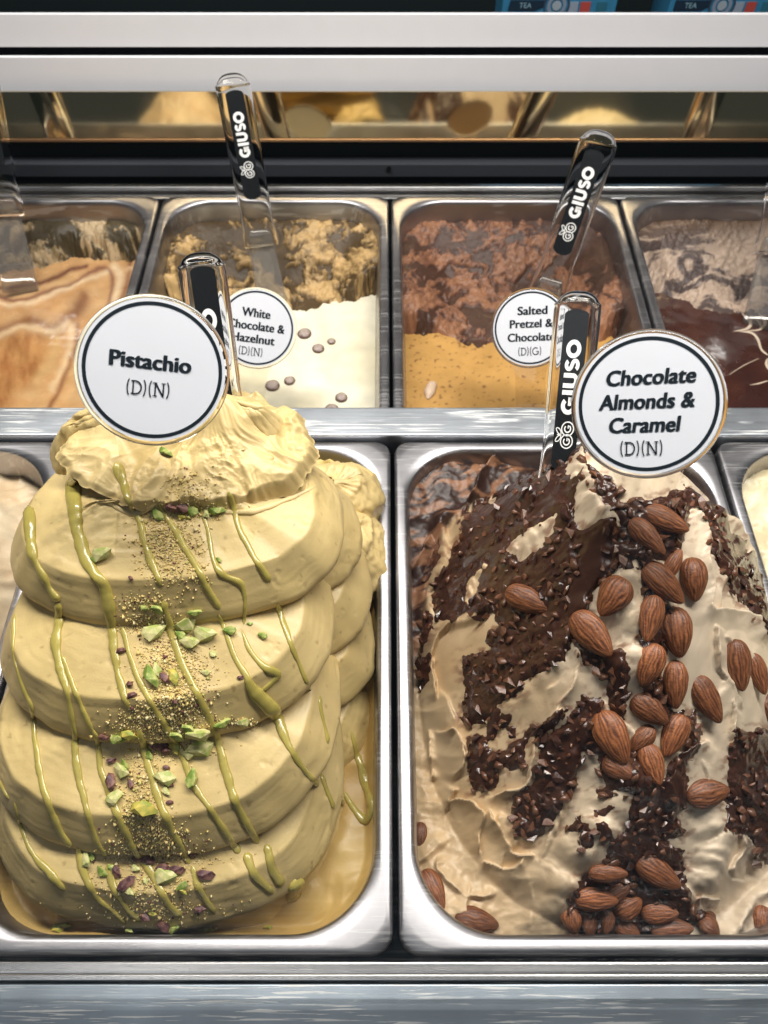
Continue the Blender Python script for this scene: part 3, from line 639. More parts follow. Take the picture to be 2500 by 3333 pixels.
for pl, wd, hgt, sd1 in RG:
    dist, par, side = seg_dist(wx, wy, catmull(pl, 24))
    dist = dist*(1+.12*pnoise(px/110, py/110, wd))
    if sd1 == 0: b = np.exp(-(dist/wd)**2*1.2)
    else: b = np.where(side*sd1 > 0, np.exp(-dist/wd*1.1), np.clip(1-dist/(wd*.28), 0, 1)**1.2)
    b = b*sstep(0, .08, par)*sstep(1.0, .9, par) if sd1 else b
    Zr = np.maximum(Zr, 1.35*hgt*mm*b*(.8+.4*pnoise(par*6, wd, hgt)))
rs = np.random.default_rng(77)
for q in range(46):
    cx_, cy_ = rs.uniform(1330, 2500), rs.uniform(1700, 3050)
    if cy_ < 2300 and cx_ < 1900 and rs.random() < .6: continue
    a_ = rs.normal(1.9, .7) if cx_ < 2000 else rs.normal(1.2, .6); ln = rs.uniform(110, 260); cv = rs.normal(0, .5)
    pts_ = np.array([(cx_+ln*t_*math.cos(a_+cv*t_), cy_+ln*t_*math.sin(a_+cv*t_)) for t_ in np.linspace(-.5, .5, 9)])
    m_ = (np.abs(wx-cx_) < ln) & (np.abs(wy-cy_) < ln)
    if not m_.any(): continue
    dist, par, side = seg_dist(wx[m_], wy[m_], pts_); wd = rs.uniform(18, 60); hg = rs.uniform(2, 6.5); sg = rs.choice((-1, 1))
    b = np.where(side*sg > 0, np.exp(-dist/wd), np.clip(1-dist/(wd*.3), 0, 1)**1.2)*sstep(0, .25, par)*sstep(1, .75, par)
    Zr[m_] = np.maximum(Zr[m_], hg*mm*b)
# crinkled folds low on the left, soft waves elsewhere
crk = np.clip(poly_sd(px, py, [c4(p) for p in [(100,0),(330,0),(350,200),(450,420),(650,640),(700,860),(760,1060),(300,1060),(100,800)]])/60, 0, 1)
soft = .0030*fbm(X*26, Y*22, 1.0, 3)
stroke = .0011*pnoise((X*.5+Y*.9)*60+2*fbm(X*14, Y*14, 2.0, 2), (X*.9-Y*.5)*260, 4.0)
Zc = Z0+Zr+soft+stroke*.25+crk*.0065*ridged(X*11+1.3*fbm(X*11, Y*11, 3.0, 2), Y*14, 2.5, 3)
inm = sstep(1.02, .93, d0)
Zc = Zc+(1-inm)*(.0022*ridged(X*50, Y*50, 3.0, 3)+.022*sstep(.27, .36, Y)*sstep(.20, .03, X))
# chocolate patches
CHP = [
 [c3(p) for p in [(430,210),(500,150),(560,150),(620,190),(700,110),(760,50),(830,60),(850,120),(790,140),(785,250),(840,240),(850,210),(900,190),(1000,240),(1020,330),(1000,400),(960,420),(990,430),(1060,430),(1100,520),(1070,570),(990,600),(900,690),(860,790),(810,830),(800,910),(760,1000),(690,1040),(600,1090),(540,1160),(450,1210),(380,1270),(340,1240),(360,1090),(345,990),(470,970),(500,850),(475,760),(420,830),(350,790),(290,840),(215,800),(150,960),(105,930),(110,790),(200,660),(290,570),(330,430),(340,380),(400,290)]],
 [c3(p) for p in [(90,480),(200,420),(260,430),(235,470),(250,580),(180,660),(165,800),(150,960),(95,950)]],
 [c3(p) for p in [(930,980),(1010,965),(1020,1040),(1040,1130),(1030,1240),(985,1200),(965,1060),(930,1040)]],
 [c3(p) for p in [(830,890),(900,960),(920,1000),(860,1010)]],
 [c3(p) for p in [(960,330),(1120,300),(1300,300),(1330,430),(1290,470),(1240,520),(1210,560),(1110,570),(1050,450)]],
 [c3(p) for p in [(1090,570),(1130,700),(1100,930),(1110,1010),(1190,1060),(1200,960),(1190,800),(1230,760),(1210,640),(1130,560)]],
 [c3(p) for p in [(1230,290),(1290,240),(1380,330),(1500,290),(1600,400),(1680,560),(1680,920),(1560,740),(1450,600),(1400,470),(1360,360),(1290,330)]],
 [c3(p) for p in [(1120,1100),(1190,1090),(1240,1220),(1320,1230),(1340,1300),(1220,1290)]],
 [c3(p) for p in [(110,1020),(190,990),(180,1080),(150,1130),(115,1110)]],
 [c3(p) for p in [(770,1290),(860,1180),(910,1190),(930,1330),(800,1330)]],
 [c4(p) for p in [(340,70),(360,0),(590,0),(540,40),(470,60),(490,130),(470,200),(450,190),(460,110),(380,140)]],
 [c4(p) for p in [(365,215),(430,200),(455,270),(520,280),(560,230),(605,215),(590,280),(605,330),(540,330),(490,320),(480,400),(430,435),(390,425),(370,340)]],
 [c4(p) for p in [(690,215),(760,170),(830,150),(860,30),(930,50),(925,200),(930,265),(850,250),(835,340),(800,450),(730,530),(690,600),(610,640),(565,600),(560,470),(640,420),(670,330)]],
 [c4(p) for p in [(620,180),(680,150),(780,90),(720,160),(650,195)]],
 [c4(p) for p in [(930,250),(1000,260),(1080,260),(1100,380),(1200,390),(1320,250),(1290,180),(1340,90),(1370,170),(1350,250),(1300,300),(1290,500),(1240,540),(1285,610),(1200,640),(1285,700),(1275,830),(1100,770),(1000,740),(955,700),(1030,630),(1050,520),(1070,470),(960,430),(940,360)]],
 [c4(p) for p in [(1515,170),(1560,190),(1640,180),(1680,180),(1680,740),(1600,720),(1560,620),(1470,600),(1490,420),(1500,300)]],
 [c4(p) for p in [(780,1060),(790,950),(850,820),(1000,740),(1100,780),(1280,850),(1330,960),(1450,980),(1440,1060)]],
 [c4(p) for p in [(840,580),(865,600),(868,680),(848,690)]], [c4(p) for p in [(895,595),(920,590),(945,650),(925,670)]], [c4(p) for p in [(950,440),(975,400),(960,460)]], [c4(p) for p in [(975,380),(995,390),(1010,430),(990,440)]],
 [c4(p) for p in [(920,440),(970,430),(945,465)]], [c4(p) for p in [(795,600),(830,560),(815,600)]], [c4(p) for p in [(510,120),(540,120),(535,145),(512,145)]], [c4(p) for p in [(905,540),(950,530),(930,550)]], [c4(p) for p in [(960,680),(990,670),(985,720),(955,735)]], [c4(p) for p in [(540,160),(552,160),(556,190),(546,190)]], [c3(p) for p in [(455,885),(470,880),(465,930),(455,920)]],
]
CRP = [
 [c3(p) for p in [(520,545),(560,480),(735,375),(750,385),(735,430),(660,525),(585,575)]],
 [c3(p) for p in [(820,390),(830,250),(850,200),(900,280),(1000,400),(965,420),(850,440)]],
 [c3(p) for p in [(785,140),(850,115),(860,170),(820,240),(785,250)]],
 [c3(p) for p in [(370,650),(440,590),(400,690),(360,780),(345,740)]],
 [c3(p) for p in [(230,450),(345,400),(330,480),(280,530),(270,600),(215,650),(205,800),(155,810),(165,690),(240,590)]],
 [c3(p) for p in [(420,230),(500,120),(610,140),(620,165),(520,160),(450,240),(490,300),(470,330),(420,290),(370,370),(330,380)]],
 [c3(p) for p in [(1440,370),(1470,370),(1590,470),(1680,620),(1680,680),(1560,540)]],
 [c3(p) for p in [(1320,330),(1365,330),(1400,470),(1410,570),(1340,560),(1330,520),(1290,480),(1310,430)]],
 [c3(p) for p in [(1120,180),(1220,160),(1290,250),(1240,260),(1150,210)]],
 [c4(p) for p in [(1300,310),(1350,280),(1400,330),(1360,370),(1300,370)]],
]
nz = 9*fbm(px/26, py/26, 2.0, 3)+7*fbm(px/70, py/70, 5.0, 2)
chs = np.full(px.shape, -999.0)
for pl in CHP: chs = np.maximum(chs, poly_sd(px, py, pl))
crs = np.full(px.shape, -999.0)
for pl in CRP: crs = np.maximum(crs, poly_sd(px, py, pl))
chs = np.minimum(chs+9, -crs)+nz
chs = np.minimum(chs, inm*400-60)
cov = chs
thick = np.where(cov > 0, .0006+.0030*sstep(0, 26, cov), -.0022*sstep(0, -6, cov))
lump = .0022*fbm(X*95, Y*95, 2.0, 3)*sstep(4, 26, cov)
smooth_zone = np.maximum.reduce([sstep(-20, 20, poly_sd(px, py, [c3(p) for p in z])) for z in ([(860,430),(960,440),(930,640),(860,760),(800,830),(790,700),(850,600)], [(700,240),(820,240),(820,330),(740,370),(690,330)], [(540,440),(640,410),(500,530),(450,540)])])
Zchoc = Zc+thick+lump*(1-smooth_zone)
# colours
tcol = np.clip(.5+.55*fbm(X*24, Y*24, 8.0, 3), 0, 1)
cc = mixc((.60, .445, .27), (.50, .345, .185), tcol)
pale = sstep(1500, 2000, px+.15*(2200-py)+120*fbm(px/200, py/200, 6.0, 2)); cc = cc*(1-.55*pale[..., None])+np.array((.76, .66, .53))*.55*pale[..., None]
smear = sstep(-48, -2, cov)*sstep(.0, .5, fbm(px/34, py/22, 3.3, 3))*.8
cc = cc*(1-smear[..., None])+np.array((.22, .10, .055))*smear[..., None]
rip = np.clip(.5+1.1*fbm((X+.4*Y)*30, (Y-.3*X)*130+2*fbm(X*20, Y*20, 1.0, 2), 3.0, 4), 0, 1)
bk = mixc((.030, .012, .008), (.24, .115, .06), sstep(.35, .95, rip))
backz = (1-inm)*sstep(.17, .23, Y)
cc = cc*(1-backz[..., None])+bk*backz[..., None]
okv = (sd < .0012) | ((X > .205) & (sd < .0125) & (Z0 > -.008))
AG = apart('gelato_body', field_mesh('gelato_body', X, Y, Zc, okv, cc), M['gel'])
keep = (cov > -5) & okv
AC = apart('chocolate_coating', field_mesh('chocolate_coating', X, Y, Zchoc, keep, None), M['choc'])
AB = bvh_of([AG, AC])

# chopped nuts set in the coating
NUTS = [chunk_mesh('chopped_nut', 300+i, 11+i % 4, (1, .55+.06*(i % 5), .42+.05*(i % 3))) for i in range(10)]
for q, me in enumerate(NUTS):
    me.materials.append(M['nut'] if q % 3 else M['choc_nut']); me.polygons.foreach_set('use_smooth', [q % 3 == 1]*len(me.polygons))
xs, ys = px[(cov > 4) & (smooth_zone < .4) & (sd < 0)], py[(cov > 4) & (smooth_zone < .4) & (sd < 0)]
cand = []
order = rng.permutation(len(xs)); cell = {}
for i in order:
    x, y = xs[i], ys[i]
    if not (-20 < x < 2520 and 1380 < y < 3120): continue
    mind = 24+24*random.random()**1.5; gx, gy = int(x//52), int(y//52); ok = True
    for a in (-1, 0, 1):
        for b in (-1, 0, 1):
            for (qx, qy) in cell.get((gx+a, gy+b), ()):
                if (qx-x)**2+(qy-y)**2 < mind*mind: ok = False
    if not ok: continue
    if fbm(x/90, y/90, 4.2, 2) < -.28: continue
    cell.setdefault((gx, gy), []).append((x, y)); cand.append((x, y))
    if len(cand) > 1200: break
nutd = []
for x, y in cand:
    h = hit(AB, x, y)
    if h is None: continue
    p, n = h; s = (random.uniform(9, 17) if random.random() < .5 else random.uniform(18, 31))*((p-CAM)@FWD)/F
    nutd.append((s, p, n))
nutd.sort(key=lambda t: -t[0])
rest = []
for i, (s, p, n) in enumerate(nutd):
    v = np.array([random.gauss(0, .35) for _ in range(3)]); nn = n+v; nn /= np.linalg.norm(nn); ang = random.uniform(0, 6.28)
    if i < 300:
        o = link('chopped_nut', random.choice(NUTS), None, alm); o.matrix_parent_inverse = AINV
        o.matrix_basis = Matrix.Translation(Vector(p+n*s*.25)) @ basis(nn, ang).to_4x4() @ Matrix.Diagonal((s, s, s, 1))
    else:
        me = random.choice(NUTS); R = np.array(basis(nn, ang)); vv = np.array([v_.co for v_ in me.vertices])*s
        rest.append((vv@R.T+p+n*s*.25, [tuple(f.vertices) for f in me.polygons]))
if rest:
    V = []; Fs = []; off = 0
    for vv, fs in rest:
        V.append(vv); Fs += [tuple(i+off for i in f) for f in fs]; off += len(vv)
    o = apart('chopped_nut_bits', poly_mesh('chopped_nut_bits', np.vstack(V), Fs), M['nut']); o['kind'] = 'stuff'

# ------------------------------------------------------------------ whole almonds
def almond_mesh(seed):
    Nu, Nv = 96, 40; th = np.linspace(0, 2*np.pi, Nu, endpoint=False)[:, None]; t = np.linspace(0, 1, Nv)[None, :]
    prof = np.sqrt(np.clip(t*(1-t), 0, 1))*2*(1-.42*t**1.5)*(1+.10*(1-t)); prof = prof/prof.max()
    r = np.random.default_rng(seed)
    gro = 1+.016*np.sin(th*21+2.5*pnoise(np.cos(th)*2+seed, t*3, seed)*2+seed)*np.minimum(prof*1.6, 1)+.035*pnoise(np.cos(th)*3+seed, np.sin(th)*3, t*4)+.018*pnoise(np.cos(th)*9+seed, np.sin(th)*9, t*5)
    wd = prof*gro; x = (t-.5)*2*np.ones_like(th)
    y = np.cos(th)*wd*.56*(1+.05*r.normal()); z = np.sin(th)*wd*.40+.05*r.normal()*(x**2)
    P = np.stack([x, y, z], -1); V = P.reshape(-1, 3)
    a = (th+0*t).ravel(); tt = (t+0*th).ravel()
    st = .5+.5*np.sin(a*21+2.5*pnoise(np.cos(a)*2+seed, tt*3, seed)*2+seed)
    st = np.clip(st*.55+.45*pnoise(np.cos(a)*6+seed, np.sin(a)*6, tt*5)+.1, 0, 1)
    col = mixc((.090, .027, .011), (.43, .155, .056), st)
    return np_mesh('almond', V, grid_faces(Nu, Nv, True)[:, ::-1], col)
M['almond'] = gelato_mat('almond_skin', .46, .5, 9, 0, .06, None, .22)
_nt = M['almond'].node_tree; _oi = _nt.nodes.new('ShaderNodeObjectInfo'); _mr = _nt.nodes.new('ShaderNodeMapRange'); _mr.inputs[3].default_value = .62; _mr.inputs[4].default_value = 1.25
_hs = _nt.nodes.new('ShaderNodeHueSaturation'); _b = _nt.nodes['Principled BSDF']; _src = _b.inputs['Base Color'].links[0].from_socket
_nt.links.new(_oi.outputs['Random'], _mr.inputs[0]); _nt.links.new(_mr.outputs[0], _hs.inputs['Value']); _nt.links.new(_src, _hs.inputs['Color']); _nt.links.new(_hs.outputs[0], _b.inputs['Base Color'])
_nt.nodes['Bump'].inputs['Distance'].default_value = .0010
AMS = [almond_mesh(s) for s in (11, 12, 13, 14, 15, 16, 17)]
for me in AMS: me.materials.append(M['almond'])
ALM = [  # centre, tail, tip (crop coordinates), width, lift, which crop, label
 (c3,(1120,345),(1305,435),105,.5,'topmost almond, lying crosswise just below the chocolate sign'),
 (c3,(1065,385),(1205,540),98,.5,'almond slanting down right, second from the top of the cluster'),
 (c3,(1235,590),(1255,560),70,.2,'almond mostly hidden between two larger almonds near the top'),
 (c3,(1120,580),(1285,742),118,.7,'almond slanting down right beside the tall upright almond'),
 (c3,(1325,548),(1335,742),135,.8,'broad upright almond at the upper right of the cluster'),
 (c3,(530,700),(722,770),118,.6,'lone almond on the chopped nut chocolate at the left'),
 (c3,(1055,645),(935,798),135,.6,'almond slanting down left on the pale cream tongue'),
 (c3,(822,795),(985,968),142,.9,'almond with two pale chipped spots in its skin'),
 (c3,(1172,712),(1125,915),110,.5,'narrow upright almond below the slanting pair, left column'),
 (c3,(1243,762),(1267,983),125,.9,'light striped upright almond in the middle of the cluster'),
 (c3,(1172,918),(1115,1103),115,.6,'almond leaning left below the narrow upright one'),
 (c3,(1252,990),(1250,1200),115,.9,'upright almond below the light striped one'),
 (c3,(1335,1062),(1440,1255),122,.6,'dark brown almond slanting down right at the cluster edge'),
 (c3,(1072,1152),(1217,1258),112,.6,'small almond lying crosswise left of the cluster bottom'),
 (c3,(1508,902),(1532,1123),115,.8,'upright almond on the cream at the right, nearest the cluster'),
 (c3,(1580,948),(1640,1155),88,.5,'slim almond right of the upright one on the cream'),
 (c3,(1650,1140),(1672,1270),80,.5,'almond cut in half by the right edge of the picture'),
 (c4,(935,88),(1040,303),142,1.2,'largest light brown almond low on the left of the cluster'),
 (c4,(1162,150),(1062,262),92,.5,'almond tucked behind the largest light brown one'),
 (c4,(1288,98),(1205,278),118,.8,'almond leaning left at the lower right of the cluster'),
 (c4,(952,295),(1078,368),100,.3,'almond half under the largest light brown one'),
 (c4,(1128,228),(1180,398),108,.8,'bottom almond of the main cluster, tip pointing down'),
 (c4,(1297,450),(1478,420),125,.8,'lone almond lying flat right of centre below the cluster'),
 (c4,(152,537),(160,713),56,.3,'dark almond standing against the left pan wall'),
 (c4,(172,778),(258,938),96,.3,'almond leaning on the wall in the front left pan corner'),
 (c4,(302,975),(494,1012),120,.3,'almond lying at the front rim near the left pan corner'),
 (c4,(885,785),(1050,778),82,.6,'top left almond of the heap at the front rim'),
 (c4,(1092,722),(1268,828),112,.8,'almond slanting down right at the top of the front heap'),
 (c4,(962,880),(1060,835),80,.4,'almond wedged in the middle of the front heap'),
 (c4,(822,890),(1004,897),104,1.0,'light almond lying level on the left of the front heap'),
 (c4,(1000,965),(1115,900),92,.6,'almond slanting up right inside the front heap'),
 (c4,(800,932),(820,1040),86,.5,'chocolate smeared almond left of the front heap by the rim'),
 (c4,(880,950),(890,1062),76,.3,'small upright almond at the rim in the front heap'),
 (c4,(972,945),(955,1042),66,.6,'narrow upright almond at the rim in the front heap'),
 (c4,(1000,1012),(1102,1050),84,.5,'almond lying on the rim below the middle of the front heap'),
 (c4,(1112,962),(1268,945),92,.5,'dim almond behind the long one at the front rim'),
 (c4,(1150,1030),(1330,1012),96,.8,'long almond lying along the front rim'),
 (c4,(1372,980),(1440,1048),80,.5,'chocolate covered almond right of the front heap'),
 (c4,(1640,930),(1625,1050),80,.5,'almond in the front right corner at the picture edge'),
]
for i, (cf, a, b, wd, lf, lab) in enumerate(ALM):
    a, b = np.array(cf(a)), np.array(cf(b)); c = (a+b)/2; wpx = wd*.7535
    Lpx = np.linalg.norm(b-a)
    if lab.startswith('almond mostly hidden'): Lpx = 120
    h = hit(AB, *c)
    if h is None: continue
    p, n = h
    # average the surface under the whole nut
    hs = [hit(AB, *(c+(b-a)*k)) for k in (-.35, -.15, .15, .35)]; hs = [q for q in hs if q and np.linalg.norm(q[0]-p) < .03]
    n = n+sum((q[1] for q in hs), np.zeros(3)); n = n/np.linalg.norm(n)
    vw = (CAM-p)/np.linalg.norm(CAM-p); n = n*.55+vw*.6; n /= np.linalg.norm(n)
    dep = (p-CAM)@FWD; k = dep/F
    ang = math.atan2(b[1]-a[1], b[0]-a[0]); R = basis(n, ang); ax = np.array(R)[:, 0]
    fore = math.sqrt(max(.3, 1-(ax@vw)**2)); hl = Lpx*k/2/fore; hw = wpx*k/2
    hl = min(hl, hw*2.1)
    o = link('almond', AMS[i % 7], None); tag(o, lab, 'almond', 'whole almonds on the chocolate gelato')
    roll = Matrix.Rotation(random.uniform(-.3, .3), 3, 'X')
    th = hw*.80
    o.matrix_basis = Matrix.Translation(Vector(p+n*th*(.08+.45*lf))) @ (R@roll).to_4x4() @ Matrix.Diagonal((hl, hw/.56, hw/.56*.95, 1))

# ------------------------------------------------------------------ neighbouring front pans
def lumpy(k, name, label, zb_, col0, col1, amp, freq, seed, hill):
    X, Y, sd = pan_grid(k, FR, .0018)
    Z = zb_+hill(X, Y)+amp*ridged(X*freq+2*fbm(X*12, Y*12, seed, 2), Y*freq, seed, 4)+amp*.5*fbm(X*60, Y*60, seed, 3)
    t = np.clip(.5+.9*fbm(X*25, Y*25, seed+2, 3), 0, 1)
    o = link(name, field_mesh(name, X, Y, Z, sd < .0012, mixc(col0, col1, t)), M['gel']); return tag(o, label, 'gelato')
lumpy(-1, 'cream_gelato', 'pale cream gelato at the left edge behind the pistachio mound', -.045, (.72, .60, .42), (.60, .44, .27), .006, 22, 3.0, lambda X, Y: .115*np.exp(-(((X+.35)/.085)**2+((Y-.225)/.10)**2)))
lumpy(2, 'vanilla_gelato', 'crumbly ivory gelato in the pan at the right edge', -.03, (.78, .70, .50), (.66, .55, .34), .007, 34, 5.0, lambda X, Y: .05*np.exp(-(((X-.36)/.09)**2+((Y-.25)/.10)**2)))

# ------------------------------------------------------------------ back row gelato
ZPOOL = -.092
def back_gelato(k, seed, edge_px, pool_col, rear_col, name, label, lumps=.008, rise=.037, pool_amp=.0008, mat_pool='pool_gloss', freq=34):
    X, Y, sd = pan_grid(k, BK, .0010, .43)
    px, py = to_px(np.stack([X, Y, np.full_like(X, ZPOOL)], -1))
    ey = np.interp(px, [e[0] for e in edge_px], [e[1] for e in edge_px])
    e = (ey-py)/60.0+.22*fbm(px/60, py/60, seed, 4)+.10*fbm(px/18, py/18, seed, 2)      # >0 behind the ragged edge
    rear = sstep(-.02, .14, e)
    wall = sstep(-.075, -.003, sd)
    Zr = ZPOOL-.010+rise*wall**1.3+.006*sstep(.0, .12, e)*sstep(.5, .12, e)
    px, py = to_px(np.stack([X, Y, Zr], -1))
    qx, qy = px+30*fbm(px/90, py/90, seed+4, 2), py+30*fbm(px/90, py/90, seed+6, 2)
    rg = fbm(qx/88, qy/58, seed+1, 6, 2.2, .62)
    pt = sstep(-.02, .10, rg)
    wl = 1-.75*sstep(.2, .8, wall); Zr = Zr+wl*lumps*.5*(pt-.4)+lumps*.30*fbm(X*freq*.7, Y*freq*.7, seed+2, 2)+.0022*fbm(px/17, py/14, seed, 4)*(.2+.8*pt)
    rpx, rpy = px, py; px, py = to_px(np.stack([X, Y, np.full_like(X, ZPOOL)], -1))
    Zp = ZPOOL+pool_amp*fbm(X*24, Y*24, seed, 3)+.0035*sstep(-.006, .001, sd)
    root = empty(name, (float((PX[k][0]+PX[k][1])/2), .57, -.14)); tag(root, label, 'gelato')
    inv = Matrix.Translation(-root.location)
    kr = (e > -.12) & (sd < .0012); kp = (e < .22) & (sd < .0012)
    a = link('scraped_gelato', field_mesh('scraped_gelato', X, Y, (lambda q: (ZPOOL-.004)*(1-q)+Zr*q)(sstep(-.05, .55, e)), kr, rear_col(X, Y, rpx, rpy, rg, e, wall)), M['rough_gel'], root)
    b = link('smooth_topping', field_mesh('smooth_topping', X, Y, Zp-.010*sstep(.02, .2, e), kp, pool_col(X, Y, px, py)), M[mat_pool], root)
    a.matrix_parent_inverse = inv; b.matrix_parent_inverse = inv
    return root, inv, [a, b]
# swirled caramel at the left
def pc_caramel(X, Y, px, py):
    z = lambda L: catmull([(x/2.765, 550+y/2.765) for x, y in L], 30)
    px = px+6*fbm(px/60, py/60, 3.0, 2); py = py+6*fbm(px/60, py/60, 5.0, 2)
    n = np.clip(.5+.8*fbm(px/150+.5*py/150, py/60, 1.0, 3), 0, 1); c = mixc((.53, .275, .105), (.62, .38, .175), n)
    q = sstep(-25, 45, poly_sd(px, py, [(x/2.765, 550+y/2.765) for x, y in [(-260,1560),(0,1490),(150,1430),(280,1430),(450,1490),(560,1490),(500,1700),(330,1900),(150,2080),(60,2200),(-260,2200)]]))
    c = c*(1-q[..., None])+mixc((.34, .14, .045), (.50, .25, .09), np.clip(.5+fbm(px/40, py/90, 7.0, 3), 0, 1))*q[..., None]
    for L, wd, colr, st_ in [
        ([(-200,1080),(0,1062),(200,1052),(450,1000),(620,920),(780,868)], 7, (.17, .065, .035), .9), ([(-200,1100),(0,1140),(100,1190),(220,1180),(420,1110),(650,1030),(800,940),(920,890),(1000,930),(1010,1050),(975,1250)], 6, (.24, .10, .055), .85),
        ([(-200,1540),(0,1465),(150,1395),(280,1365),(420,1440),(560,1400),(680,1290),(760,1160)], 17, (.22, .085, .03), .85), ([(690,1400),(685,1550),(620,1780),(540,1960),(430,2170)], 7, (.25, .10, .04), .8), ([(1180,850),(1150,1000),(1110,1160)], 7, (.22, .08, .04), .7),  # first, broad dark stroke is a soft shadow painted into the caramel colour
        ([(-200,1130),(0,1195),(120,1232),(300,1190),(600,1075),(850,965),(960,930)], 6, (.74, .53, .32), .8), ([(1030,880),(1080,960),(1060,1100),(1010,1300)], 10, (.74, .55, .34), .8), ([(-200,1590),(0,1500),(220,1410),(450,1470),(620,1390),(640,1500),(600,1720),(470,1980)], 9, (.72, .50, .28), .75), ([(520,1540),(470,1700),(330,1900)], 14, (.64, .40, .17), .6)]:
        d, _, _ = seg_dist(px, py, z(L)); a = np.minimum(1.1*st_, 1)*np.exp(-(d/(1.3*wd))**2); c = c*(1-a[..., None])+np.array(colr)*a[..., None]
    return c
def rc(dark, mid, light, f0=-.1, f1=.9):
    def fn(X, Y, px, py, rg, e, wall):
        t = .62*sstep(-.03, .10, rg)+.38*sstep(.0, .75, rg+.45*fbm(px/22, py/18, 3.3, 3))+.22*(fbm(px/90, py/60, 1.2, 3))*sstep(.05, -.05, rg); t = np.clip(t, 0, 1)
        c = mixc(dark, mid, sstep(0, .5, t)); return c*(1-sstep(.5, 1, t)[..., None])+np.array(light)*sstep(.5, 1, t)[..., None]
    return fn
back_gelato(-1, 1.5, [(-200, 900), (60, 880), (160, 862), (200, 845), (320, 840), (430, 850), (520, 830)], pc_caramel, rc((.050, .035, .014), (.18, .125, .055), (.48, .35, .20)), 'caramel_swirl_gelato', 'tan gelato with brown caramel swirls in the back left pan')
gw, invw, gwp = back_gelato(0, 4.5, [(400, 985), (700, 1010), (960, 1015), (1040, 1000), (1150, 985), (1250, 945)], lambda X, Y, px, py: mixc((.86, .80, .62), (.84, .76, .54), np.clip(.5+fbm(X*14, Y*14, 1.1, 2), 0, 1)), rc((.075, .043, .014), (.22, .135, .048), (.58, .38, .165), -.05, .8), 'white_chocolate_gelato', 'white topped gelato with chocolate dots, scraped hollow behind', .009, mat_pool='gel')
gm, invm, gmp = back_gelato(1, 7.5, [(1200, 1085), (1420, 1090), (1500, 1115), (1560, 1130), (1660, 1115), (2100, 1100)], lambda X, Y, px, py: (lambda s: mixc((.52, .285, .080), (.22, .10, .03), s))(.85*sstep(.42, .62, fbm(px/16, py/11, 2.0, 2))+.15*np.clip(fbm(px/120, py/120, 2.0, 2), 0, 1)), rc((.062, .028, .017), (.17, .073, .042), (.29, .135, .070), -.2, .9), 'salted_pretzel_gelato', 'brown gelato with speckled mustard caramel topping in front', .008, mat_pool='gel')
def rc_marble(X, Y, px, py, rg, e, wall):
    t = np.clip(.5+.75*fbm(px/230, py/85+1.2*fbm(px/200, py/200, 2.0, 2), 5.0, 6, 2.2, .62), 0, 1)
    c = mixc((.085, .06, .055), (.52, .39, .30), sstep(.36, .66, t)); q = sstep(.70, .75, Y); return c*(1-q[..., None])+np.array((.10, .055, .03))*q[..., None]
gd, invd, gdp = back_gelato(2, 9.5, [(2000, 945), (2150, 955), (2200, 975), (2280, 1010), (2360, 1020), (2600, 1010)], lambda X, Y, px, py: mixc((.040, .014, .011), (.065, .022, .014), np.clip(.5+fbm(X*18, Y*18, 1.0, 3), 0, 1)), rc_marble, 'dark_chocolate_gelato', 'dark chocolate topped gelato with white feathered lines at the right', .006)
# chocolate pearls half sunk in the white topping
pearl = None
for (x, y, r) in [(1265,620,30),(1322,682,26),(1377,652,18),(1132,836,31),(1203,815,24),(1418,885,26),(1378,935,30)]:
    p = PZ(x*.7836, 600+y*.7836, ZPOOL+.001)
    if pearl is None:
        a = np.linspace(0, 2*np.pi, 24, endpoint=False)[:, None]; t = np.linspace(0.05, 1.0, 12)[None, :]
        rr = np.sin(t*np.pi/2)*(1+.05*pnoise(np.cos(a)*2, np.sin(a)*2, t*2)); V = np.stack([np.cos(a)*rr, np.sin(a)*rr, .55*np.cos(t*np.pi/2)*np.ones_like(a)], -1).reshape(-1, 3)
        tt = (t+0*a).ravel(); pearl = np_mesh('chocolate_pearl', V, grid_faces(24, 12, True), mixc((.45, .36, .31), (.12, .065, .055), sstep(.25, .8, tt+.3*pnoise(V[:, 0]*3, V[:, 1]*3, 2.0)))); pearl.materials.append(M['gel'])
    o = link('chocolate_pearl', pearl, None, gw); o.matrix_parent_inverse = invw; s = r*.98*.7836*((p-CAM)@FWD)/F; o.location = p; o.scale = (s, s, s*.8); o.rotation_euler = (0, 0, random.uniform(0, 6))
def mkpart(root, inv):
    def f(name, me, mat):
        o = link(name, me, mat, root); o.matrix_parent_inverse = inv; return o
    return f
DB = bvh_of(gdp); e5 = lambda L: [(2000+x/2.95, 600+y/2.95) for x, y in L]
M['white_choc'] = gelato_mat('white_chocolate_line', .4, .05, 400, .1, 0, (.62, .50, .38))
for i, (L, r) in enumerate([([(1225,1240),(1290,1300),(1315,1350),(1270,1390),(1140,1412)], [4,5,5,4,1.5]), ([(1385,1240),(1440,1290),(1450,1340),(1400,1395),(1260,1408)], [4,5,5,3,1.5]), ([(1200,1412),(1330,1430),(1385,1500),(1410,1590),(1475,1640)], [2,5,5,4,4]), ([(1475,1670),(1455,1720),(1490,1790)], [4,5,4]), ([(1100,1830),(1240,1740),(1390,1670)], [1,1.5,1]), ([(1300,1925),(1380,1915),(1490,1880)], [1,3,2])]):
    tube(DB, e5(L), r, 'white_line', M['white_choc'], mkpart(gd, invd), seed=40+i, flat=.4)
MBV = bvh_of(gmp)
o = tube(MBV, [(1392,1300),(1398,1270),(1412,1250),(1420,1246)], [14,17,16,12], 'cream_crumb', gelato_mat('cream_crumb', .45, .6, 300, .1, 0, (.68, .50, .36)), mkpart(gm, invm), seed=3, flat=.8)

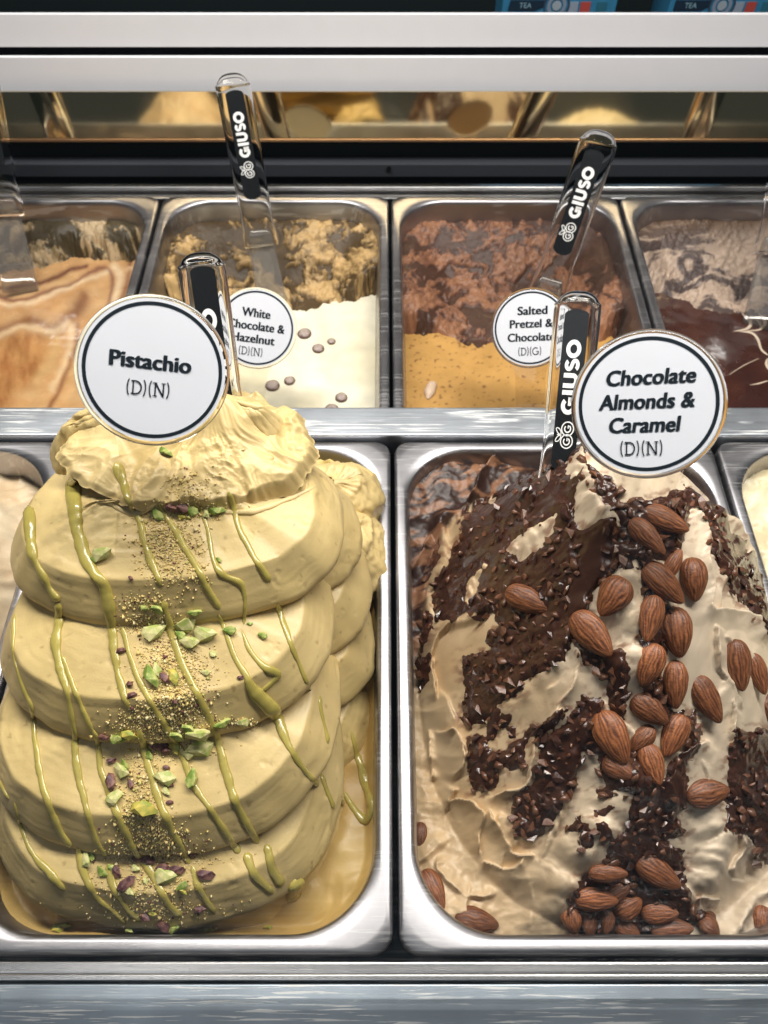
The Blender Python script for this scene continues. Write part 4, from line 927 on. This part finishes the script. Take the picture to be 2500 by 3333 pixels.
M['lump'] = gelato_mat('clinging_gelato', .45, .6, 300, 0, 0, (.60, .43, .22))
WB = bvh_of(gwp)
for i, (L, r) in enumerate([([(868,905),(880,935),(905,960),(925,1000),(945,1035)], [10,18,24,22,10]), ([(850,880),(840,910),(850,930)], [8,12,8]), ([(905,930),(925,950),(940,975)], [9,15,9])]):
    tube(WB, L, r, 'clinging_gelato', M['lump'], mkpart(gw, invw), seed=60+i, flat=.9)
# ------------------------------------------------------------------ lettering
def text_mesh(s, size, shear=0.0, bold=0.0, space=1.0):
    cu = bpy.data.curves.new('txt', 'FONT'); cu.body = s; cu.size = size; cu.align_x = 'CENTER'; cu.align_y = 'CENTER'; cu.shear = shear; cu.space_character = space; cu.resolution_u = 4
    ob = bpy.data.objects.new('txt', cu); COL.objects.link(ob)
    bpy.context.view_layer.update(); dg = bpy.context.evaluated_depsgraph_get()
    me = bpy.data.meshes.new_from_object(ob.evaluated_get(dg)); bpy.data.objects.remove(ob); bpy.data.curves.remove(cu); me.materials.clear()
    if bold:
        V = np.array([v.co[:] for v in me.vertices]); Fs = [tuple(p.vertices) for p in me.polygons]; VV = []; FF = []
        for k, (dx, dy) in enumerate(((-1, -.25), (-.5, .25), (0, 0), (.5, -.25), (1, .25))):
            FF += [tuple(i+k*len(V) for i in f) for f in Fs]; VV.append(V+np.array((dx*bold, dy*bold, k*.00002)))
        me = poly_mesh('lettering', np.vstack(VV), FF)
    return me
def strokes_mesh(name, strokes, t=.00012):
    """flat ribbons: each (points, width)"""
    V = []; Fs = []
    for pts, wd in strokes:
        P = np.asarray(pts, float); T = np.gradient(P, axis=0); 
        closed = np.linalg.norm(P[0]-P[-1]) < 1e-9
        if closed: T[0] = T[-1] = (P[1]-P[-2])
        T /= np.linalg.norm(T, axis=1)[:, None]+1e-12; Nn = np.stack([-T[:, 1], T[:, 0]], -1)
        o = len(V); wds = np.broadcast_to(np.asarray(wd, float), (len(P),))
        for p, n_, w_ in zip(P, Nn, wds): V.append((*(p+n_*w_/2), t)); V.append((*(p-n_*w_/2), t))
        for i in range(len(P)-1): Fs.append((o+2*i, o+2*i+1, o+2*i+3, o+2*i+2))
    return poly_mesh(name, V, Fs)
def arc(cx, cy, rx, ry, a0, a1, n=28):
    a = np.radians(np.linspace(a0, a1, n)); return np.stack([cx+rx*np.cos(a), cy+ry*np.sin(a)], -1)
def dense(pts, n=6):
    pts = np.asarray(pts, float); return np.vstack([np.linspace(a, b, n) for a, b in zip(pts[:-1], pts[1:])])
def giuso(h):
    """word GIUSO and the twin-letter fruit emblem, reading along +x, height h, centred on y; x from 0"""
    s = []; w_ = .27; x = 0
    def add(P, wd=w_): s.append((np.asarray(P)*h, wd*h))
    # emblem
    for cx in (.42, 1.16):
        add(np.array(arc(cx, -.10, .40, .40, 0, 360)), .075)
        add(np.array(arc(cx, -.10, .20, .20, 45, 330)), .085); add(dense([(cx+.02, -.13), (cx+.21, -.13)]), .07)
    for a_ in (-1, 1):
        q = np.array([(0, .30), (.10, .52), (.32, .66), (.40, .62), (.36, .46), (.20, .34), (0, .30)]); q[:, 0] = .79+a_*q[:, 0]; add(catmull(q, 26), .06)
    add(catmull([(.79, .28), (.79, .45), (.79, .58)], 8), .06)
    x = 2.0; r = .5-w_/2
    add(arc(x+.5, 0, r+.02, r, 42, 330)); add(dense([(x+.50, -.07), (x+.99, -.07)]), .22); add(dense([(x+.865, -.05), (x+.865, -.42)]), .25)
    x += 1.12; add(dense([(x+.14, -.5), (x+.14, .5)]))
    x += .40; add(np.vstack([dense([(x+.135, .5), (x+.135, -.12)]), arc(x+.43, -.12, .295, .25, 180, 360, 20), dense([(x+.725, -.12), (x+.725, .5)])]))
    x += .96; add(np.vstack([arc(x+.36, .205, .235, .175, 25, 250, 18), arc(x+.37, -.19, .25, .185, 80, -155, 18)]), .235)
    x += .76; add(arc(x+.52, 0, r+.03, r, 0, 360))
    return strokes_mesh('print', s), (x+1.04)*h
def allergens(txt, h, t_=.0):
    s = []; x = 0; W = .105
    def add(P, wd=W): s.append((np.asarray(P, float)*h, wd*h))
    for ch in txt:
        if ch == '(': add(arc(x+.42, 0, .30, .72, 125, 235, 16), .09); x += .36
        elif ch == ')': add(arc(x-.12, 0, .30, .72, 55, -55, 16), .09); x += .34
        elif ch == 'D':
            add(dense([(x+.17, -.5), (x+.17, .5)])); add(np.vstack([dense([(x+.03, .46), (x+.36, .46)]), arc(x+.36, 0, .38, .46, 90, -90, 24), dense([(x+.36, -.46), (x+.03, -.46)])])); x += .86
        elif ch == 'N':
            add(dense([(x+.17, -.5), (x+.17, .5)])); add(dense([(x+.17, .5), (x+.75, -.5)]), .11); add(dense([(x+.75, -.5), (x+.75, .5)]))
            for cx, cy in ((.13, .47), (.17, -.47), (.75, .47)): add(dense([(x+cx-.15, cy), (x+cx+.15, cy)]), .07)
            x += .96
        elif ch == 'G':
            add(arc(x+.47, 0, .40, .46, 48, 340, 26)); add(dense([(x+.52, -.04), (x+.92, -.04)]), .07); add(dense([(x+.80, -.04), (x+.80, -.42)])); x += .98
    return strokes_mesh('print', [(p-np.array([x*h/2, 0]), wd) for p, wd in s])

# ------------------------------------------------------------------ signs
def frame_at(p, zdir, ydir):
    z = zdir/np.linalg.norm(zdir); y = ydir-z*(ydir@z); y /= np.linalg.norm(y); x = np.cross(y, z)
    m = Matrix(np.array([x, y, z]).T.tolist()).to_4x4(); m.translation = Vector(p); return m
def ring_mesh(name, r0, r1, z, n=96):
    a = np.linspace(0, 2*np.pi, n, endpoint=False); V = [(r0*np.cos(x), r0*np.sin(x), z) for x in a]+[(r1*np.cos(x), r1*np.sin(x), z) for x in a]
    return poly_mesh(name, V, [(i, n+i, n+(i+1) % n, (i+1) % n) for i in range(n)])
def sign(label, c, rpx, depth, ring, lines, tilt, facing, stem_len=.07, stem_w=.026):
    """c: centre in the photo, rpx: outer radius in photo pixels"""
    p = PD(c[0], c[1], depth); r = rpx*depth/F
    root = empty('flavour_sign', p); vw = (CAM-p)/np.linalg.norm(CAM-p)
    up = UP*math.cos(tilt)+RT*math.sin(tilt)
    root.matrix_basis = frame_at(p, vw*facing[0]+np.array(facing[1:]), up)
    tag(root, label, 'sign', 'round flavour signs')
    # clear body: lathe with rounded edge
    prof = [(0, .0), (r-.0022, .0), (r-.0012, -.0004), (r-.0002, -.0013), (r, -.0022), (r-.0006, -.0034), (r-.002, -.004), (0, -.004)]
    n = 96; V = []; Fs = []
    for k, (rr, zz) in enumerate(prof):
        for i in range(n): V.append((rr*math.cos(2*math.pi*i/n), rr*math.sin(2*math.pi*i/n), zz))
    for k in range(len(prof)-1):
        for i in range(n): Fs.append((k*n+i, (k+1)*n+i, (k+1)*n+(i+1) % n, k*n+(i+1) % n))
    link('clear_disc', poly_mesh('clear_disc', V, Fs, True), M['clear_glass'], root)
    # clear stem below
    sw = stem_w; ys = [-r*.80, -r*1.0, -r*1.12, -r-.020, -r-stem_len]; ws = [sw*1.35, sw*1.10, sw, sw*.97, sw*.92]
    V = []; 
    for y, w_ in zip(ys, ws):
        for x, z in ((-w_/2, -.0012), (w_/2, -.0012), (w_/2, -.0030), (-w_/2, -.0030)): V.append((x, y, z))
    Fs = [(4*k+i, 4*k+4+i, 4*k+4+(i+1) % 4, 4*k+(i+1) % 4) for k in range(len(ys)-1) for i in range(4)]+[(0, 1, 2, 3)]
    link('clear_stem', poly_mesh('clear_stem', V, Fs), M['clear'], root)
    rp = r*ring[0]
    card = link('printed_card', disc('printed_card', rp, 96, .0003), M['paper'], root); card.location = (0, 0, .0002)
    link('ring', ring_mesh('ring', r*ring[1], r*ring[2], .00065), M['ink'], root)
    S = depth/F
    for (s, x, y, size, kind) in lines:
        if kind == 'b':
            me = text_mesh(s[0], size*S, s[1], s[2]*S, 1.02)
            xs_ = [v.co.x for v in me.vertices]; w0 = max(xs_)-min(xs_); k = s[3]*S/w0; mid = (max(xs_)+min(xs_))/2
            for v in me.vertices: v.co.x = (v.co.x-mid)*k
        else: me = allergens(s, size*S)
        o = link('lettering', me, M['ink'], root); o.location = (x*S, y*S, .00075)
    return root
sign('round Pistachio sign on a clear stem in the pistachio gelato', (500, 1206), 245, .362, (.935, .845, .893),
     [(('Pistachio', .0, 3.4, 257), -10, 25, 70, 'b'), ('(D)(N)', -12, -60, 44, 'a')], .07, (1, 0, 0, .06), .055)
sign('round Chocolate Almonds and Caramel sign in the almond gelato', (2107, 1316), 243, .360, (.935, .845, .893),
     [(('Chocolate', .14, 3.2, 276), 10, 86, 70, 'b'), (('Almonds &', .14, 3.2, 298), -4, 8, 70, 'b'), (('Caramel', .14, 3.2, 224), -8, -68, 70, 'b'), ('(D)(N)', -18, -142, 43, 'a')], .0, (1, 0, 0, .06), .075)
sign('round White Chocolate and Hazelnut sign, partly hidden by a handle', (836, 1068), 130, .660, (.94, .86, .905),
     [(('White', .0, 1.6, 92), -6, 46, 39, 'b'), (('Chocolate &', .0, 1.6, 184), -2, 5, 39, 'b'), (('Hazelnut', .0, 1.6, 140), -8, -36, 39, 'b'), ('(D)(N)', -12, -76, 25, 'a')], .10, (1, 0, 0, .1), .04)
sign('round Salted Pretzel and Chocolate sign standing in mustard caramel', (1727, 1068), 128, .650, (.94, .86, .905),
     [(('Salted', .0, 1.5, 96), 6, 54, 37, 'b'), (('Pretzel &', .0, 1.5, 138), 2, 13, 37, 'b'), (('Chocolate', .0, 1.5, 152), 2, -30, 37, 'b'), ('(D)(G)', -2, -74, 24, 'a')], 0, (1, 0, 0, .1), .05)

# ------------------------------------------------------------------ spatulas
def loft(name, secs, n=28, ex=3.2):
    """secs: (z along, half width, half thickness, y offset)"""
    V = []; Fs = []; a = np.linspace(0, 2*np.pi, n, endpoint=False)
    cx, cy = np.sign(np.cos(a))*np.abs(np.cos(a))**(2/ex), np.sign(np.sin(a))*np.abs(np.sin(a))**(2/ex)
    for z, hw, ht, yo in secs:
        for i in range(n): V.append((cx[i]*hw, z, cy[i]*ht+yo))
    m = len(secs)
    for k in range(m-1):
        for i in range(n): Fs.append((k*n+i, k*n+(i+1) % n, (k+1)*n+(i+1) % n, (k+1)*n+i))
    Fs.append(tuple(range(n-1, -1, -1))); Fs.append(tuple((m-1)*n+i for i in range(n)))
    return poly_mesh(name, V, Fs, True)
def spatula(label, top, d_top, bot, d_bot, wpx, label_span, blade=.07, text=True, face=(0, 0, 0), word_at=None, body='clear_glass'):
    """handle from photo point top (depth d_top) to bot (depth d_bot); y axis of the thing runs up the handle"""
    T, B = PD(*top, d_top), PD(*bot, d_bot); L = np.linalg.norm(T-B); mid = (T+B)/2; dm = (d_top+d_bot)/2
    hw = wpx*dm/F/2; vw = (CAM-mid)/np.linalg.norm(CAM-mid)
    root = empty('spatula', B); root.matrix_basis = frame_at(B, vw+np.array(face), T-B); tag(root, label, 'spatula', 'clear handled gelato spatulas')
    ht = hw*.62
    secs = [(-.004, hw*1.02, ht*.50, 0), (0, hw*1.04, ht*.62, 0), (.012, hw*.98, ht*.8, 0), (.03, hw*.92, ht, 0)]
    for t in np.linspace(.3, .93, 6): secs.append((L*t if L*t > .031 else .031+t*.001, hw*(.93+.07*t), ht, 0))
    for a in np.linspace(.15, 1.5, 9): secs.append((L-hw*.95+hw*.95*math.sin(a), hw*max(math.cos(a), .05)**.8, ht*max(math.cos(a), .08)**.7, 0))
    secs = sorted(secs, key=lambda q: q[0])
    link('handle', loft('handle', secs), M[body], root)
    # flat blade
    bs = [(-blade, hw*.95, .0012, -.001), (-blade*.6, hw*.88, .0013, -.001), (-blade*.25, hw*.80, .0016, 0), (.004, hw*.74, .0022, 0), (.012, hw*.60, .002, 0)]
    link('blade', loft('blade', bs, 20, 5), M['blade'], root)
    # black printed strip let into the front of the handle
    l0, l1 = L*label_span[0], L*label_span[1]; lw = hw*.50
    n = 14; P = [(lw*math.cos(a), l0+lw*.7+lw*.7*math.sin(a)) for a in np.linspace(math.pi, 2*math.pi, n)]+[(lw*math.cos(a), l1-lw*.45+lw*.45*math.sin(a)) for a in np.linspace(0, math.pi, n)]
    zz = ht+.0003; V = [(x, y, zz) for x, y in P]+[(x, y, zz-.0006) for x, y in P]; m = len(P)
    strip_ = link('label_strip', poly_mesh('label_strip', V, [tuple(range(m)), tuple(range(2*m-1, m-1, -1))]+[((i+1) % m, i, m+i, m+(i+1) % m) for i in range(m)]), M['black'], root)
    if text:
        h = lw*2*.62; me, wl = giuso(h); k = (word_at[1]-word_at[0])*L/wl
        o = link('print', me, M['white_print'], strip_)
        o.matrix_basis = Matrix.Translation((0, L*word_at[0], zz+.0002)) @ Matrix.Rotation(math.pi/2, 4, 'Z') @ Matrix.Diagonal((k, 1, 1, 1))
    return root
M['blade'] = clear_plastic('cloudy_blade', (.80, .79, .78), .12)
_nt = M['blade'].node_tree; _o = _nt.nodes['Material Output']; _prev = _o.inputs[0].links[0].from_socket
_d = _nt.nodes.new('ShaderNodeBsdfPrincipled'); _d.inputs['Base Color'].default_value = (.55, .52, .50, 1); _d.inputs['Roughness'].default_value = .3
_mx = _nt.nodes.new('ShaderNodeMixShader'); _mx.inputs[0].default_value = .13; _nt.links.new(_prev, _mx.inputs[1]); _nt.links.new(_d.outputs[0], _mx.inputs[2]); _nt.links.new(_mx.outputs[0], _o.inputs[0])
spatula('clear spatula leaning left in the white topped gelato', (754, 258), .680, (850, 788), .790, 116, (.27, .90), .075, word_at=(.40, .78))
spatula('clear spatula leaning right in the brown pretzel gelato', (1951, 456), .660, (1785, 945), .770, 128, (.24, .88), .06, word_at=(.33, .78))
spatula('clear spatula standing behind the Pistachio sign', (650, 822), .395, (735, 1420), .440, 158, (.05, .92), .05, word_at=(.0, .70))
spatula('clear spatula standing left of the Chocolate Almonds sign', (1880, 1008), .400, (1825, 1580), .475, 160, (.08, .90), .05, word_at=(.20, .75))
spatula('clear spatula cut off by the left edge, smeared with tan gelato', (-75, 250), .680, (15, 690), .790, 130, (.3, .9), .08, text=False, body='edge_glass')
spatula('clear spatula cut off by the right edge in dark gelato', (2600, 380), .660, (2520, 815), .770, 130, (.3, .9), .08, text=False, body='edge_glass')

# ------------------------------------------------------------------ tea boxes on the shelf behind
def tea_box(label, x0p, x1p):
    y = .93; a, b = PY(x0p, 48, y), PY(x1p, 48, y); z0 = a[2]-.03; z1 = z0+.11; xw = b[0]-a[0]
    root = empty('tea_box', ((a[0]+b[0])/2, y+.03, z0)); tag(root, label, 'box', 'blue tea boxes on the shelf')
    inv = Matrix.Translation(-root.location)
    def bp(name, me, mat):
        o = link(name, me, mat, root); o.matrix_parent_inverse = inv; return o
    bp('carton', box_mesh('carton', a[0], b[0], y, y+.06, z0, z1, .0012), plain('blue_card', (.03, .18, .33), .5, noise=(80, .25)))
    f = lambda px, py: PY(px, py, y-.0006)
    q = [f(x0p+30, 0), f(x0p+150, 0), f(x0p+140, 22), f(x0p+110, 36), f(x0p+20, 36)]
    bp('dark_panel', poly_mesh('dark_panel', q, [(4, 3, 2, 1, 0)]), plain('navy_ink', (.006, .02, .04), .5))
    me = text_mesh('TEA', .0075); o = bp('lettering', me, plain('pale_blue_ink', (.25, .42, .52), .5)); c = f(x0p+78, 18); o.matrix_basis = Matrix.Translation((c[0], y-.0012, c[2])) @ Matrix.Rotation(math.pi/2, 4, 'X')
    c = f(x0p+180, 18)
    for r0, r1, colr in ((0, .005, (.30, .35, .40)), (.007, .0105, (.20, .24, .32)), (.0125, .0145, (.03, .05, .09))):
        o = bp('round_emblem', ring_mesh('round_emblem', r0, r1, 0, 32), plain('emblem_ink', colr, .5)); o.matrix_basis = Matrix.Translation((c[0], y-.001-r0*.01, c[2])) @ Matrix.Rotation(math.pi/2, 4, 'X')
    for dx, colr in ((232, (.25, .30, .38)), (272, (.40, .06, .05)), (325, (.02, .12, .18))):
        c = f(x0p+dx, 26); bp('printed_patch', box_mesh('printed_patch', c[0]-.0055, c[0]+.0055, y-.0009, y-.0002, c[2]-.006, c[2]+.006), plain('patch_ink', colr, .5))
tea_box('blue tea box behind the upper white bar, left of the two', 1632, 2000)
tea_box('blue tea box behind the upper white bar at the right edge', 2170, 2560)
